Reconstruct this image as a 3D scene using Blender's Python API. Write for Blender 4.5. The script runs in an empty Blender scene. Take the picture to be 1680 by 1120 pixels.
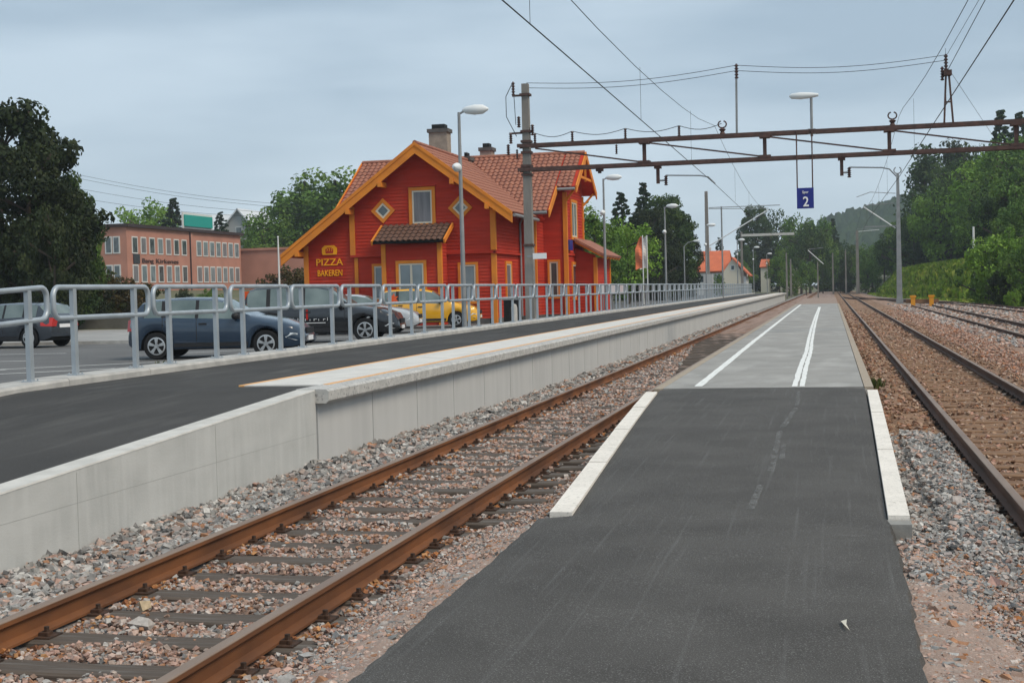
import bpy, math, random
import numpy as np
from mathutils import Vector, Matrix
R = random.Random(11)
rng = np.random.default_rng(11)
sc = bpy.context.scene
COL = sc.collection
PI = math.pi

# ------------------------------------------------------------------ camera
F, ROLL, EYE = 2290.0, 0.026, 1.79          # focal length in photo pixels, roll, eye above rail head
def _unroll(x, y):
    dx, dy = x - 840.0, y - 560.0
    c, s = math.cos(ROLL), math.sin(ROLL)
    return dx*c - dy*s, dx*s + dy*c
_u, _v = _unroll(1363.0, 465.0)             # where the tracks (world +Y) vanish
PITCH = math.atan(-_v / F)
YAW = math.atan2(_u, F*math.cos(PITCH) - _v*math.sin(PITCH))
def ray(x, y):
    u, v = _unroll(x, y)
    f = F*math.cos(PITCH) - v*math.sin(PITCH)
    up = -F*math.sin(PITCH) - v*math.cos(PITCH)
    c, s = math.cos(YAW), math.sin(YAW)
    return (u*c - f*s, u*s + f*c, up)
def at_y(x, y, Y):
    d = ray(x, y); t = Y/d[1]; return Vector((d[0]*t, Y, EYE + d[2]*t))
def at_z(x, y, Z):
    d = ray(x, y); t = (Z-EYE)/d[2]; return Vector((d[0]*t, d[1]*t, Z))

cd = bpy.data.cameras.new('camera'); cam = bpy.data.objects.new('camera', cd); COL.objects.link(cam)
cd.sensor_width = 36.0; cd.lens = 36.0*F/1680.0; cd.clip_start = 0.1; cd.clip_end = 6000
_rh = Vector((math.cos(YAW), math.sin(YAW), 0)); _fh = Vector((-math.sin(YAW), math.cos(YAW), 0)); _up = Vector((0, 0, 1))
_fw = math.cos(PITCH)*_fh - math.sin(PITCH)*_up
_dn = -math.sin(PITCH)*_fh - math.cos(PITCH)*_up
_ix = math.cos(ROLL)*_rh + math.sin(ROLL)*_dn
_iy = -math.sin(ROLL)*_rh + math.cos(ROLL)*_dn
m = Matrix((_ix, -_iy, -_fw)).transposed().to_4x4(); m.translation = Vector((0, 0, EYE))
cam.matrix_world = m
sc.camera = cam

# ------------------------------------------------------------------ sky and sun
SUN_EL, SUN_AZ = math.radians(48), math.radians(114)   # azimuth measured from +Y towards +X
w = bpy.data.worlds.new('World'); sc.world = w; w.use_nodes = True
nt = w.node_tree; nt.nodes.clear()
N = nt.nodes.new; L = nt.links.new
out = N('ShaderNodeOutputWorld'); bg = N('ShaderNodeBackground'); bg.inputs['Strength'].default_value = 0.1
sky = N('ShaderNodeTexSky'); sky.sky_type = 'NISHITA'; sky.sun_disc = False
sky.sun_elevation = SUN_EL; sky.sun_rotation = SUN_AZ
tc = N('ShaderNodeTexCoord'); mp = N('ShaderNodeMapping'); mp.inputs['Scale'].default_value = (1.6, 1.6, 9.0)
nz = N('ShaderNodeTexNoise'); nz.inputs['Scale'].default_value = 1.7; nz.inputs['Detail'].default_value = 5; nz.inputs['Roughness'].default_value = .5
cr = N('ShaderNodeValToRGB')
cr.color_ramp.elements[0].position = .37; cr.color_ramp.elements[0].color = (2.3, 3.05, 3.75, 1)
cr.color_ramp.elements[1].position = .62; cr.color_ramp.elements[1].color = (3.95, 4.75, 5.4, 1)
sep = N('ShaderNodeSeparateXYZ'); hr = N('ShaderNodeValToRGB')
hr.color_ramp.elements[0].position = 0.0; hr.color_ramp.elements[0].color = (.75, .75, .75, 1)
hr.color_ramp.elements[1].position = .14; hr.color_ramp.elements[1].color = (0, 0, 0, 1)
hz = N('ShaderNodeMix'); hz.data_type = 'RGBA'; hz.inputs['B'].default_value = (4.4, 5.1, 5.6, 1)
mx = N('ShaderNodeMix'); mx.data_type = 'RGBA'; mx.inputs['Factor'].default_value = .9
L(tc.outputs['Generated'], mp.inputs['Vector']); L(mp.outputs['Vector'], nz.inputs['Vector']); L(nz.outputs['Fac'], cr.inputs['Fac'])
L(tc.outputs['Generated'], sep.inputs['Vector']); L(sep.outputs['Z'], hr.inputs['Fac'])
L(cr.outputs['Color'], hz.inputs['A']); L(hr.outputs['Color'], hz.inputs['Factor'])
L(sky.outputs['Color'], mx.inputs['A']); L(hz.outputs['Result'], mx.inputs['B'])
L(mx.outputs['Result'], bg.inputs['Color']); L(bg.outputs['Background'], out.inputs['Surface'])
sd = bpy.data.lights.new('sun', 'SUN'); sd.energy = 1.5; sd.angle = math.radians(22); sd.color = (1.0, .87, .70)
sun = bpy.data.objects.new('sun', sd); COL.objects.link(sun)
_sd = Vector((math.sin(SUN_AZ)*math.cos(SUN_EL), math.cos(SUN_AZ)*math.cos(SUN_EL), math.sin(SUN_EL)))
sun.rotation_euler = (-_sd).to_track_quat('-Z', 'Y').to_euler(); sun.location = (30, 0, 60)
sc.view_settings.view_transform = 'Standard'; sc.view_settings.look = 'None'
sc.view_settings.exposure = 0.86; sc.view_settings.gamma = 1.0; sc.view_settings.use_curve_mapping = False
try:
    sc.cycles.max_bounces = 6; sc.cycles.diffuse_bounces = 3; sc.cycles.transparent_max_bounces = 12
    sc.cycles.volume_bounces = 0
except Exception: pass

# ------------------------------------------------------------------ materials
def lin(h):
    if isinstance(h, tuple): return h if len(h) == 4 else h + (1,)
    h = h.lstrip('#'); v = [int(h[i:i+2], 16)/255 for i in (0, 2, 4)]
    return tuple(((c/12.92) if c <= .04045 else ((c+.055)/1.055)**2.4) for c in v) + (1,)
MATS = {}
def mat(name, c1, c2=None, scale=4.0, rough=.75, metal=0.0, bump=0.0, bscale=40.0, stretch=(1, 1, 1), lo=.35, hi=.65,
        speck=None, sscale=120.0, samt=.5, attr=False, spec=.3, transl=0.0, coat=0.0, c3=None, s3=1.0, lo3=.5, hi3=.7, st3=(1,1,1)):
    m = bpy.data.materials.new(name); m.use_nodes = True; t = m.node_tree; n = t.nodes; b = n['Principled BSDF']
    b.inputs['Roughness'].default_value = rough; b.inputs['Metallic'].default_value = metal
    b.inputs['Specular IOR Level'].default_value = spec
    if coat: b.inputs['Coat Weight'].default_value = coat; b.inputs['Coat Roughness'].default_value = .06
    tcn = n.new('ShaderNodeTexCoord'); mpn = n.new('ShaderNodeMapping'); mpn.inputs['Scale'].default_value = stretch
    t.links.new(tcn.outputs['Object'], mpn.inputs['Vector']); V = mpn.outputs['Vector']
    def mixc(fac, a, bcol, mode='MIX'):
        x = n.new('ShaderNodeMix'); x.data_type = 'RGBA'; x.blend_type = mode
        if isinstance(fac, float): x.inputs['Factor'].default_value = fac
        else: t.links.new(fac, x.inputs['Factor'])
        for s, v in (('A', a), ('B', bcol)):
            if isinstance(v, tuple): x.inputs[s].default_value = v
            else: t.links.new(v, x.inputs[s])
        return x.outputs['Result']
    def nzr(sca, lo, hi, det=4, vec=None):
        q = n.new('ShaderNodeTexNoise'); q.inputs['Scale'].default_value = sca; q.inputs['Detail'].default_value = det
        t.links.new(vec or V, q.inputs['Vector'])
        r = n.new('ShaderNodeMapRange'); r.inputs['From Min'].default_value = lo; r.inputs['From Max'].default_value = hi
        t.links.new(q.outputs['Fac'], r.inputs['Value']); return r.outputs['Result']
    col = lin(c1)
    if attr:
        a = n.new('ShaderNodeAttribute'); a.attribute_name = 'col'; col = a.outputs['Color']
        if c2 is not None: col = mixc(nzr(scale, lo, hi), col, mixc(1.0, col, lin(c2), 'MULTIPLY'))
    elif c2 is not None: col = mixc(nzr(scale, lo, hi), col, lin(c2))
    if c3 is not None:
        mp3 = n.new('ShaderNodeMapping'); mp3.inputs['Scale'].default_value = st3
        t.links.new(tcn.outputs['Object'], mp3.inputs['Vector'])
        col = mixc(nzr(s3, lo3, hi3, 5, mp3.outputs['Vector']), col, lin(c3))
    if speck is not None: col = mixc(nzr(sscale, .56, .70, 2), col, mixc(samt, col, lin(speck)))
    if isinstance(col, tuple): b.inputs['Base Color'].default_value = col
    else: t.links.new(col, b.inputs['Base Color'])
    if bump:
        q = n.new('ShaderNodeTexNoise'); q.inputs['Scale'].default_value = bscale; q.inputs['Detail'].default_value = 5
        t.links.new(V, q.inputs['Vector'])
        bp = n.new('ShaderNodeBump'); bp.inputs['Strength'].default_value = 1.0; bp.inputs['Distance'].default_value = bump
        t.links.new(q.outputs['Fac'], bp.inputs['Height']); t.links.new(bp.outputs['Normal'], b.inputs['Normal'])
    if transl:
        tr = n.new('ShaderNodeBsdfTranslucent'); ms = n.new('ShaderNodeMixShader'); ms.inputs['Fac'].default_value = transl
        if isinstance(col, tuple): tr.inputs['Color'].default_value = col
        else: t.links.new(col, tr.inputs['Color'])
        t.links.new(b.outputs[0], ms.inputs[1]); t.links.new(tr.outputs[0], ms.inputs[2])
        t.links.new(ms.outputs[0], n['Material Output'].inputs['Surface'])
    MATS[name] = m; return m
def worn(name, c1, scale, lo, hi, stretch=(1, 1, 1), rough=.8, amax=1.0):          # paint with worn-through gaps
    m = mat(name, c1, None, rough=rough); t = m.node_tree; n = t.nodes; b = n['Principled BSDF']
    tcn = n.new('ShaderNodeTexCoord'); mpn = n.new('ShaderNodeMapping'); mpn.inputs['Scale'].default_value = stretch
    q = n.new('ShaderNodeTexNoise'); q.inputs['Scale'].default_value = scale; q.inputs['Detail'].default_value = 6; q.inputs['Roughness'].default_value = .7
    r = n.new('ShaderNodeMapRange'); r.inputs['From Min'].default_value = lo; r.inputs['From Max'].default_value = hi
    t.links.new(tcn.outputs['Object'], mpn.inputs['Vector']); t.links.new(mpn.outputs['Vector'], q.inputs['Vector'])
    t.links.new(q.outputs['Fac'], r.inputs['Value']); t.links.new(r.outputs['Result'], b.inputs['Alpha'])
    if amax < 1: r.inputs['To Max'].default_value = amax
    return m
mat('asphalt_new', (.058, .0535, .0485), (.080, .0745, .068), 1.4, .88, bump=.006, bscale=90, speck=(.30, .29, .28), sscale=130, samt=.55,
    c3=(.13, .127, .122), s3=1.0, lo3=.58, hi3=.92, st3=(22, .45, 1))
mat('asphalt_platform', (.036, .033, .030), (.052, .048, .044), .7, .85, bump=.003, bscale=110, speck=(.2, .2, .2), samt=.3, c3=(.10, .095, .087), s3=1.3, lo3=.52, hi3=.85, st3=(2.2, .35, 1))
mat('asphalt_park', (.10, .10, .10), (.145, .143, .14), .35, .88, bump=.003, bscale=60, speck=(.22, .22, .22), samt=.3)
mat('paving_pale', (.36, .35, .335), (.27, .265, .255), .4, .85)
mat('concrete_wall', (.49, .485, .47), (.44, .437, .425), 1.2, .8, bump=.002, bscale=60, stretch=(1, 1, .5), c3=(.53, .525, .51), s3=1.2, lo3=.4, hi3=.9, st3=(4, 4, .4))
mat('concrete_ramp', (.50, .50, .48), (.42, .422, .405), 1.1, .82, bump=.0015, bscale=30, stretch=(1, 1, 2.2), c3=(.53, .53, .51), s3=1.6, lo3=.45, hi3=.8, st3=(1, 5, .6))
mat('formwork', (.33, .33, .315), None, rough=.9)
mat('concrete_top', (.60, .58, .54), (.50, .485, .45), 5, .85, bump=.002, bscale=120)
mat('concrete_edge', (.54, .525, .495), (.42, .41, .388), 6, .82, bump=.006, bscale=70, speck=(.16, .16, .16), sscale=26, samt=.8)
mat('concrete_kerb', (.50, .485, .455), (.38, .37, .35), 3.5, .85, bump=.004, bscale=60)
mat('tactile', (.66, .635, .59), (.57, .55, .515), 3, .8, bump=.003, bscale=90)
mat('orange_line', (.80, .42, .15), (.72, .40, .18), 9, .75)
mat('island', (.335, .32, .295), (.275, .265, .245), .8, .82, bump=.002, bscale=80, c3=(.39, .375, .35), s3=1.4, st3=(1, .35, 1), speck=(.12, .12, .12), sscale=60, samt=.35)
mat('island_edge', (.40, .33, .25), (.33, .27, .21), 6, .85, bump=.003, bscale=60)
mat('white_slab', (.82, .76, .68), (.73, .675, .60), 4, .8, bump=.003, bscale=60, speck=(.4, .38, .33), sscale=30, samt=.5)
worn('white_line', (.78, .78, .75), 14, .30, .42)
worn('white_trace', (.30, .30, .29), 9, .36, .80, (1.5, .5, 1), amax=.55)
mat('gravel', (.20, .17, .155), (.28, .235, .21), 9, .9, bump=.05, bscale=22, speck=(.40, .34, .31), sscale=30, samt=.8)
mat('earth', (.10, .11, .05), (.15, .13, .085), .15, .95, bump=.05, bscale=2)
mat('sand', (.36, .265, .215), (.29, .21, .17), 6, .95, bump=.012, bscale=70, speck=(.52, .40, .35), sscale=55, samt=.8)
mat('pink_gravel', (.33, .245, .20), (.26, .19, .15), 2, .95, bump=.03, bscale=14, speck=(.47, .38, .33), sscale=20, samt=.8)
mat('stone', (.3, .3, .3), (.72, .72, .72), 30, .85, attr=True, bump=.004, bscale=50)
mat('sleeper_grey', (.115, .090, .072), (.060, .046, .036), 6, .85, bump=.006, bscale=18, stretch=(.25, 3, 3), c3=(.17, .15, .13), s3=5, st3=(.3, 4, 4))
mat('sleeper_brown', (.26, .155, .09), (.15, .085, .052), 6, .88, bump=.006, bscale=18, stretch=(.25, 3, 3))
mat('rail_rust', (.205, .080, .030), (.105, .045, .022), 3, .8, bump=.001, bscale=80, stretch=(1, .4, 1))
mat('rail_dark', (.115, .06, .04), (.07, .04, .028), 3, .8, stretch=(1, .3, 1))
mat('rail_head', (.27, .19, .135), (.20, .13, .09), 4, .5, metal=.15, stretch=(1, .2, 1), spec=.5)
mat('iron_black', (.03, .022, .018), (.075, .04, .025), 12, .8)
mat('galv', (.43, .475, .51), (.36, .40, .435), 3, .45, metal=.35, spec=.5)
mat('lamp_white', (.72, .74, .74), None, rough=.4)
mat('steel_brown', (.065, .04, .036), (.11, .06, .05), 5, .7)
mat('mast_concrete', (.27, .25, .225), (.19, .175, .16), 2, .9, bump=.01, bscale=20, stretch=(1, 1, .3))
mat('galv_grey', (.30, .31, .315), (.23, .24, .245), 2, .6, metal=.2)
mat('insulator', (.06, .03, .025), None, rough=.25, spec=.6)
mat('wire', (.03, .032, .035), None, rough=.6)
mat('sign_blue', (.018, .028, .21), None, rough=.4)
mat('sign_white', (.8, .8, .8), None, rough=.5)
mat('house_red', (.51, .047, .026), (.42, .039, .022), 1.5, .75, bump=.001, bscale=40, stretch=(.4, .4, 3), spec=.12, c3=(.47, .09, .055), s3=.8, lo3=.55, hi3=.95, st3=(1, 1, .35))
mat('house_orange', (.76, .255, .034), (.62, .205, .036), 1.3, .7, spec=.15)
mat('frame_cream', (.62, .57, .46), None, rough=.5)
mat('glass', (.035, .05, .055), (.09, .115, .12), 1.2, .06, spec=.9)
mat('glass_pale', (.22, .27, .29), (.14, .18, .20), 1.0, .12, spec=.8)
mat('curtain', (.22, .21, .22), (.13, .13, .135), 2, .5, spec=.6, stretch=(4, 4, .3))
mat('tile', (.36, .155, .10), (.27, .11, .075), 2.2, .8, speck=(.17, .10, .08), sscale=5, samt=.6)
mat('tile_brown', (.15, .085, .06), (.11, .06, .045), 6, .8)
mat('chimney', (.34, .29, .235), (.26, .22, .18), 4, .9, bump=.005, bscale=20)
mat('black', (.012, .012, .012), None, rough=.6)
mat('plinth', (.12, .115, .11), (.08, .078, .075), 4, .9)
mat('letter', (.95, .40, .02), None, rough=.6, spec=.1)
mat('brick', (.47, .225, .165), (.40, .19, .14), .5, .85)
mat('brick_trim', (.045, .03, .03), None, rough=.6)
mat('render_white', (.62, .62, .60), None, rough=.8)
mat('render_grey', (.42, .42, .41), None, rough=.8)
mat('roof_orange', (.62, .16, .07), (.52, .13, .06), .8, .7)
mat('roof_pale', (.62, .64, .66), None, rough=.5)
mat('sign_green', (.02, .32, .27), None, rough=.4)
mat('pole_white', (.7, .7, .68), None, rough=.5)
mat('flag_orange', (.75, .20, .09), None, rough=.8)
mat('flag_white', (.66, .62, .58), None, rough=.8)
mat('yellow_paint', (.72, .30, .02), None, rough=.6)
mat('bark', (.09, .07, .055), (.05, .04, .032), 4, .95, bump=.03, bscale=8, stretch=(1, 1, .3))
mat('leaf', (.1, .1, .1), (.7, .7, .7), 1.2, .65, attr=True, transl=.25, spec=.25)
mat('hill', (.018, .040, .018), (.035, .065, .024), .08, .95)
mat('dirt_wall', (.30, .29, .27), (.22, .21, .19), .6, .9, bump=.02, bscale=5)
def paint(name, c, rough=.25): return mat(name, c, tuple(x*.93 for x in c), 2, rough, coat=.8, spec=.5)
paint('paint_blue', (.015, .034, .064)); paint('paint_black', (.012, .013, .016)); paint('paint_silver', (.42, .44, .46)); paint('paint_yellow', (.80, .40, .012)); paint('paint_grey', (.030, .038, .050))
mat('tyre', (.014, .014, .015), None, rough=.85); mat('rim', (.50, .51, .52), None, rough=.35, metal=.6, spec=.5); mat('car_trim', (.02, .02, .022), None, rough=.6)
mat('car_glass', (.09, .125, .12), (.17, .215, .205), 1.2, .05, spec=.9); mat('tail_red', (.42, .02, .015), None, rough=.2, coat=.5); mat('tail_orange', (.75, .11, .03), None, rough=.25, coat=.5)
mat('headlight', (.70, .74, .76), None, rough=.15, spec=.8)

# ------------------------------------------------------------------ mesh helpers
def tag(o, label=None, cat=None, group=None, kind=None):
    if label: o['label'] = label
    if cat: o['category'] = cat
    if group: o['group'] = group
    if kind: o['kind'] = kind
    return o
def link(name, me, parent=None):
    o = bpy.data.objects.new(name, me); COL.objects.link(o)
    if parent is not None: o.parent = parent
    return o
def empty(name, loc=(0, 0, 0), rz=0.0, **k):
    o = bpy.data.objects.new(name, None); COL.objects.link(o); o.location = loc; o.rotation_euler = (0, 0, rz)
    o.empty_display_size = .2
    return tag(o, **k)
class MB:
    def __init__(s): s.v = []; s.f = []
    def add(s, vs, fs):
        b = len(s.v); s.v += [tuple(p) for p in vs]; s.f += [tuple(b+i for i in f) for f in fs]; return s
    def box(s, x0, x1, y0, y1, z0, z1):
        return s.add([(x0,y0,z0),(x1,y0,z0),(x1,y1,z0),(x0,y1,z0),(x0,y0,z1),(x1,y0,z1),(x1,y1,z1),(x0,y1,z1)],
                     [(3,2,1,0),(4,5,6,7),(0,1,5,4),(1,2,6,5),(2,3,7,6),(3,0,4,7)])
    def bar(s, a, b, wx, wz, up=(0, 0, 1)):
        a, b = Vector(a), Vector(b); d = (b-a).normalized(); up = Vector(up)
        if abs(d.dot(up)) > .98: up = Vector((0, 1, 0)) if abs(d.y) < .9 else Vector((1, 0, 0))
        sx = d.cross(up).normalized(); sz = sx.cross(d).normalized()
        vs = []
        for p in (a, b):
            for i, j in ((-1,-1),(1,-1),(1,1),(-1,1)): vs.append(p + sx*(i*wx/2) + sz*(j*wz/2))
        return s.add(vs, [(0,1,2,3),(7,6,5,4),(0,4,5,1),(1,5,6,2),(2,6,7,3),(3,7,4,0)])
    def tube(s, pts, r, n=8, closed=False, cap=True):
        pts = [Vector(p) for p in pts]; m = len(pts); rr = r if isinstance(r, (list, tuple)) else [r]*m
        base = len(s.v); ref = None
        for i, p in enumerate(pts):
            if closed: d = pts[(i+1) % m] - pts[i-1]
            else: d = pts[min(i+1, m-1)] - pts[max(i-1, 0)]
            d.normalize()
            if ref is None: ref = Vector((0, 0, 1)) if abs(d.z) < .9 else Vector((1, 0, 0))
            u = ref - d*ref.dot(d)
            if u.length < 1e-4: u = Vector((0, 1, 0)) - d*d.y
            u.normalize(); ref = u; v = d.cross(u)
            for k in range(n):
                a = 2*PI*k/n; s.v.append(tuple(p + (u*math.cos(a) + v*math.sin(a))*rr[i]))
        for i in range(m if closed else m-1):
            j = (i+1) % m
            for k in range(n):
                k2 = (k+1) % n; s.f.append((base+i*n+k, base+i*n+k2, base+j*n+k2, base+j*n+k))
        if cap and not closed:
            s.f.append(tuple(base+k for k in range(n))[::-1]); s.f.append(tuple(base+(m-1)*n+k for k in range(n)))
        return s
    def lathe(s, prof, c=(0, 0, 0), n=16, axis='z'):
        base = len(s.v)
        for (r, h) in prof:
            for k in range(n):
                a = 2*PI*k/n; x, y = r*math.cos(a), r*math.sin(a)
                p = (x, y, h) if axis == 'z' else ((x, h, y) if axis == 'y' else (h, x, y))
                s.v.append((c[0]+p[0], c[1]+p[1], c[2]+p[2]))
        for i in range(len(prof)-1):
            for k in range(n):
                k2 = (k+1) % n; s.f.append((base+i*n+k, base+i*n+k2, base+(i+1)*n+k2, base+(i+1)*n+k))
        s.f.append(tuple(base+k for k in range(n))[::-1]); s.f.append(tuple(base+(len(prof)-1)*n+k for k in range(n)))
        return s
    def prism(s, poly, a, b, axis='y'):            # poly in the two other axes
        def P(p, t):
            return (p[0], t, p[1]) if axis == 'y' else ((t, p[0], p[1]) if axis == 'x' else (p[0], p[1], t))
        n = len(poly)
        return s.add([P(p, a) for p in poly] + [P(p, b) for p in poly],
                     [tuple(range(n)), tuple(range(2*n-1, n-1, -1))] + [(i, n+i, n+(i+1) % n, (i+1) % n) for i in range(n)])
    def mesh(s, name, mt, off=(0, 0, 0), smooth=None):
        me = bpy.data.meshes.new(name)
        vs = [(p[0]-off[0], p[1]-off[1], p[2]-off[2]) for p in s.v]
        me.from_pydata(vs, [], s.f); me.update()
        if mt: me.materials.append(MATS[mt])
        import bmesh as _b
        bm = _b.new(); bm.from_mesh(me); _b.ops.recalc_face_normals(bm, faces=bm.faces); bm.to_mesh(me); bm.free()
        if smooth:
            me.polygons.foreach_set('use_smooth', [True]*len(me.polygons)); me.set_sharp_from_angle(angle=math.radians(smooth))
        return me
    def build(s, name, mt, parent=None, smooth=None, world=True, **k):
        off = Vector((0, 0, 0)); p = parent
        while world and p is not None: off = off + p.location; p = p.parent
        if parent is None and world:            # origin at base centre
            a = np.array(s.v); off = Vector(((a[:,0].min()+a[:,0].max())/2, (a[:,1].min()+a[:,1].max())/2, a[:,2].min()))
            o = link(name, s.mesh(name, mt, off, smooth)); o.location = off
        else: o = link(name, s.mesh(name, mt, off, smooth), parent)
        return tag(o, **k)
def copy_tree(o, parent=None):
    c = o.copy(); COL.objects.link(c); c.parent = parent
    for ch in list(o.children): copy_tree(ch, c)
    return c
def npmesh(name, verts, quads, mt, col=None, flat=False):
    me = bpy.data.meshes.new(name); nv, nq = len(verts), len(quads); k = quads.shape[1]
    me.vertices.add(nv); me.vertices.foreach_set('co', verts.astype(np.float32).ravel())
    me.loops.add(nq*k); me.loops.foreach_set('vertex_index', quads.astype(np.int32).ravel())
    me.polygons.add(nq); me.polygons.foreach_set('loop_start', np.arange(0, nq*k, k, dtype=np.int32))
    if col is not None:
        a = me.attributes.new('col', 'FLOAT_COLOR', 'POINT')
        c4 = np.ones((nv, 4), np.float32); c4[:, :3] = col; a.data.foreach_set('color', c4.ravel())
    me.materials.append(MATS[mt]); me.update(calc_edges=True); me.validate()
    if flat: me.polygons.foreach_set('use_smooth', np.zeros(nq, bool))
    return me
def text_mesh(txt, size, mt, depth=.01, spacing=1.0, bold=0.0):
    cu = bpy.data.curves.new('lettering', 'FONT'); cu.body = txt; cu.size = size; cu.extrude = depth; cu.space_character = spacing
    cu.offset = bold; cu.resolution_u = 2; cu.align_x = 'LEFT'
    o = bpy.data.objects.new('lettering', cu); COL.objects.link(o)
    bpy.context.view_layer.update(); dg = bpy.context.evaluated_depsgraph_get()
    me = bpy.data.meshes.new_from_object(o.evaluated_get(dg)); bpy.data.objects.remove(o)
    me.materials.clear(); me.materials.append(MATS[mt]); return me

# ------------------------------------------------------------------ ground
TL, TR = -3.862, 2.212          # track centres
G2 = .7525
def smooth01(t): t = np.clip(t, 0, 1); return t*t*(3-2*t)
def bank_x(y): return np.interp(y, [110, 140, 165, 200, 300], [14.5, 12.0, 9.2, 7.8, 7.0])       # foot of the grass bank
def ground_z(x, y):
    x = np.asarray(x, float); y = np.asarray(y, float)
    z = np.where(x < -8, .34, -.32) + 0*y
    z = z + smooth01((-x-45)/40)*2.2 + smooth01((y-85)/60)*smooth01((-x-16)/30)*.8
    z = z + smooth01((x-bank_x(y))/4.5)*3.3*smooth01((y-70)/40) + np.clip(x-18, 0, 120)*.40*smooth01((y-90)/50)
    return z
gx = np.unique(np.concatenate([np.linspace(-1500, -160, 12), np.linspace(-160, -12, 40), [-10, -8.5, -8.4, -8, -6], np.linspace(-4, 10, 8), np.linspace(11, 60, 45), np.linspace(62, 160, 18), np.linspace(170, 1500, 12)]))
gy = np.unique(np.concatenate([np.linspace(-400, -20, 8), np.linspace(-10, 300, 110), np.linspace(310, 900, 20), np.linspace(950, 1800, 8)]))
XX, YY = np.meshgrid(gx, gy, indexing='ij'); ZZ = ground_z(XX, YY) + rng.normal(0, .02, XX.shape)
nx, ny = XX.shape; idx = np.arange(nx*ny).reshape(nx, ny)
qs = np.stack([idx[:-1,:-1], idx[1:,:-1], idx[1:,1:], idx[:-1,1:]], -1).reshape(-1, 4)
tag(link('ground', npmesh('ground', np.stack([XX, YY, ZZ], -1).reshape(-1, 3), qs, 'earth')), kind='structure')

# ballast bed: a height field between the high platform and the grass bank
px_ = [-5.72, -5.2, -4.75, -4.66, -4.55, -3.2, -3.0, -2.75, -2.3, -2.0, .2, .5, .75, 1.25, 1.42, 3.0, 3.2, 4.4, 5.6, 6.0, 7.6, 8.4, 9.6, 12.5]
pz_ = [-.09, -.10, -.085, -.14, -.175, -.175, -.175, -.15, -.03, -.03, -.03, -.03, -.07, -.12, -.175, -.175, -.16, -.05, -.10, -.17, -.16, -.1, -.12, -.2]
def bed_z(x, y):
    z = np.interp(x, px_, pz_)
    far = smooth01((y-10)/2.5)                       # beside the raised kerbs the bed lies lower
    z = z + far*np.where((x > -3.0) & (x < -2.0), -.05, 0) + far*np.where((x > .2) & (x < .8), -.07, 0)
    z = z - .1*smooth01((y-16)/10)*np.where(x < -4.7, 1, 0)
    z = z + .036*smooth01((y-42)/25)*np.where((np.abs(x-TL) < 1.2) | (np.abs(x-TR) < 1.2), 1, 0)
    return z
def hnoise(x, y):
    return .012*np.sin(x*7.1+y*3.3)+.012*np.sin(x*3.7-y*5.9+1.3)+.008*np.sin(x*13.3+y*11.7)
bx_ = np.linspace(-5.72, 12.5, 180)
by_ = np.concatenate([np.linspace(2.5, 24, 190), np.linspace(24.6, 60, 60), np.linspace(62, 330, 60)])
XX, YY = np.meshgrid(bx_, by_, indexing='ij'); ZZ = bed_z(XX, YY) + hnoise(XX, YY)*.7 - .012
nx, ny = XX.shape; idx = np.arange(nx*ny).reshape(nx, ny)
qs = np.stack([idx[:-1,:-1], idx[1:,:-1], idx[1:,1:], idx[:-1,1:]], -1).reshape(-1, 4)
fx = XX.ravel()
pal = np.where((fx < -4.6)[:, None], np.array([[.27, .265, .26]]), np.array([[.36, .25, .20]]))
pal = np.where(((fx > .5) & (fx < 4.2))[:, None], np.array([[.31, .19, .12]]), pal)
pal = np.where(((fx > -2.9) & (fx < .4))[:, None], np.array([[.34, .25, .21]]), pal)
g_near = ((fx > .45) & (fx < 1.25) & (YY.ravel() > 8.6) & (YY.ravel() < 17.5))[:, None]
pal = np.where(g_near, np.array([[.24, .235, .23]]), pal)
pal = np.where((fx > 4.2)[:, None], np.array([[.37, .24, .175]]), pal)
pal = np.where((fx > 5.4)[:, None], np.array([[.27, .225, .19]]), pal)
pal = np.where((fx > 8.6)[:, None], np.array([[.38, .29, .22]]), pal)
pal = pal * rng.uniform(.8, 1.2, (len(fx), 1))
mat('bed', (.3, .3, .3), (.62, .6, .58), 26, .95, attr=True, bump=.03, bscale=24)
tag(link('gravel_track_bed', npmesh('gravel_track_bed', np.stack([XX, YY, ZZ], -1).reshape(-1, 3), qs, 'bed', pal)), kind='structure')

# ------------------------------------------------------------------ stones
_cube = np.array([(-1,-1,-1),(1,-1,-1),(1,1,-1),(-1,1,-1),(-1,-1,1),(1,-1,1),(1,1,1),(-1,1,1)], float)*.55
_cf = np.array([(3,2,1,0),(4,5,6,7),(0,1,5,4),(1,2,6,5),(2,3,7,6),(3,0,4,7)])
def stones(name, pos, size, col, label=None, flat=.75):
    n = len(pos)
    V = _cube[None]*(1+rng.normal(0, .28, (n, 8, 3))) 
    sc3 = size[:, None]*rng.uniform(.7, 1.25, (n, 3)); V = V*sc3[:, None, :]
    a = rng.normal(0, 1, (n, 4)); a /= np.linalg.norm(a, axis=1, keepdims=True)
    w_, x_, y_, z_ = a.T
    Rm = np.stack([np.stack([1-2*(y_*y_+z_*z_), 2*(x_*y_-z_*w_), 2*(x_*z_+y_*w_)], -1), np.stack([2*(x_*y_+z_*w_), 1-2*(x_*x_+z_*z_), 2*(y_*z_-x_*w_)], -1), np.stack([2*(x_*z_-y_*w_), 2*(y_*z_+x_*w_), 1-2*(x_*x_+y_*y_)], -1)], 1)
    V = np.einsum('nij,nkj->nki', Rm, V); V[:, :, 2] *= flat
    V = V + pos[:, None, :]
    Q = (np.arange(n)[:, None, None]*8 + _cf[None]).reshape(-1, 4)
    o = link(name, npmesh(name, V.reshape(-1, 3), Q, 'stone', np.repeat(col, 8, 0), flat=True))
    return tag(o, kind='stuff', label=label, cat='gravel')
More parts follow.
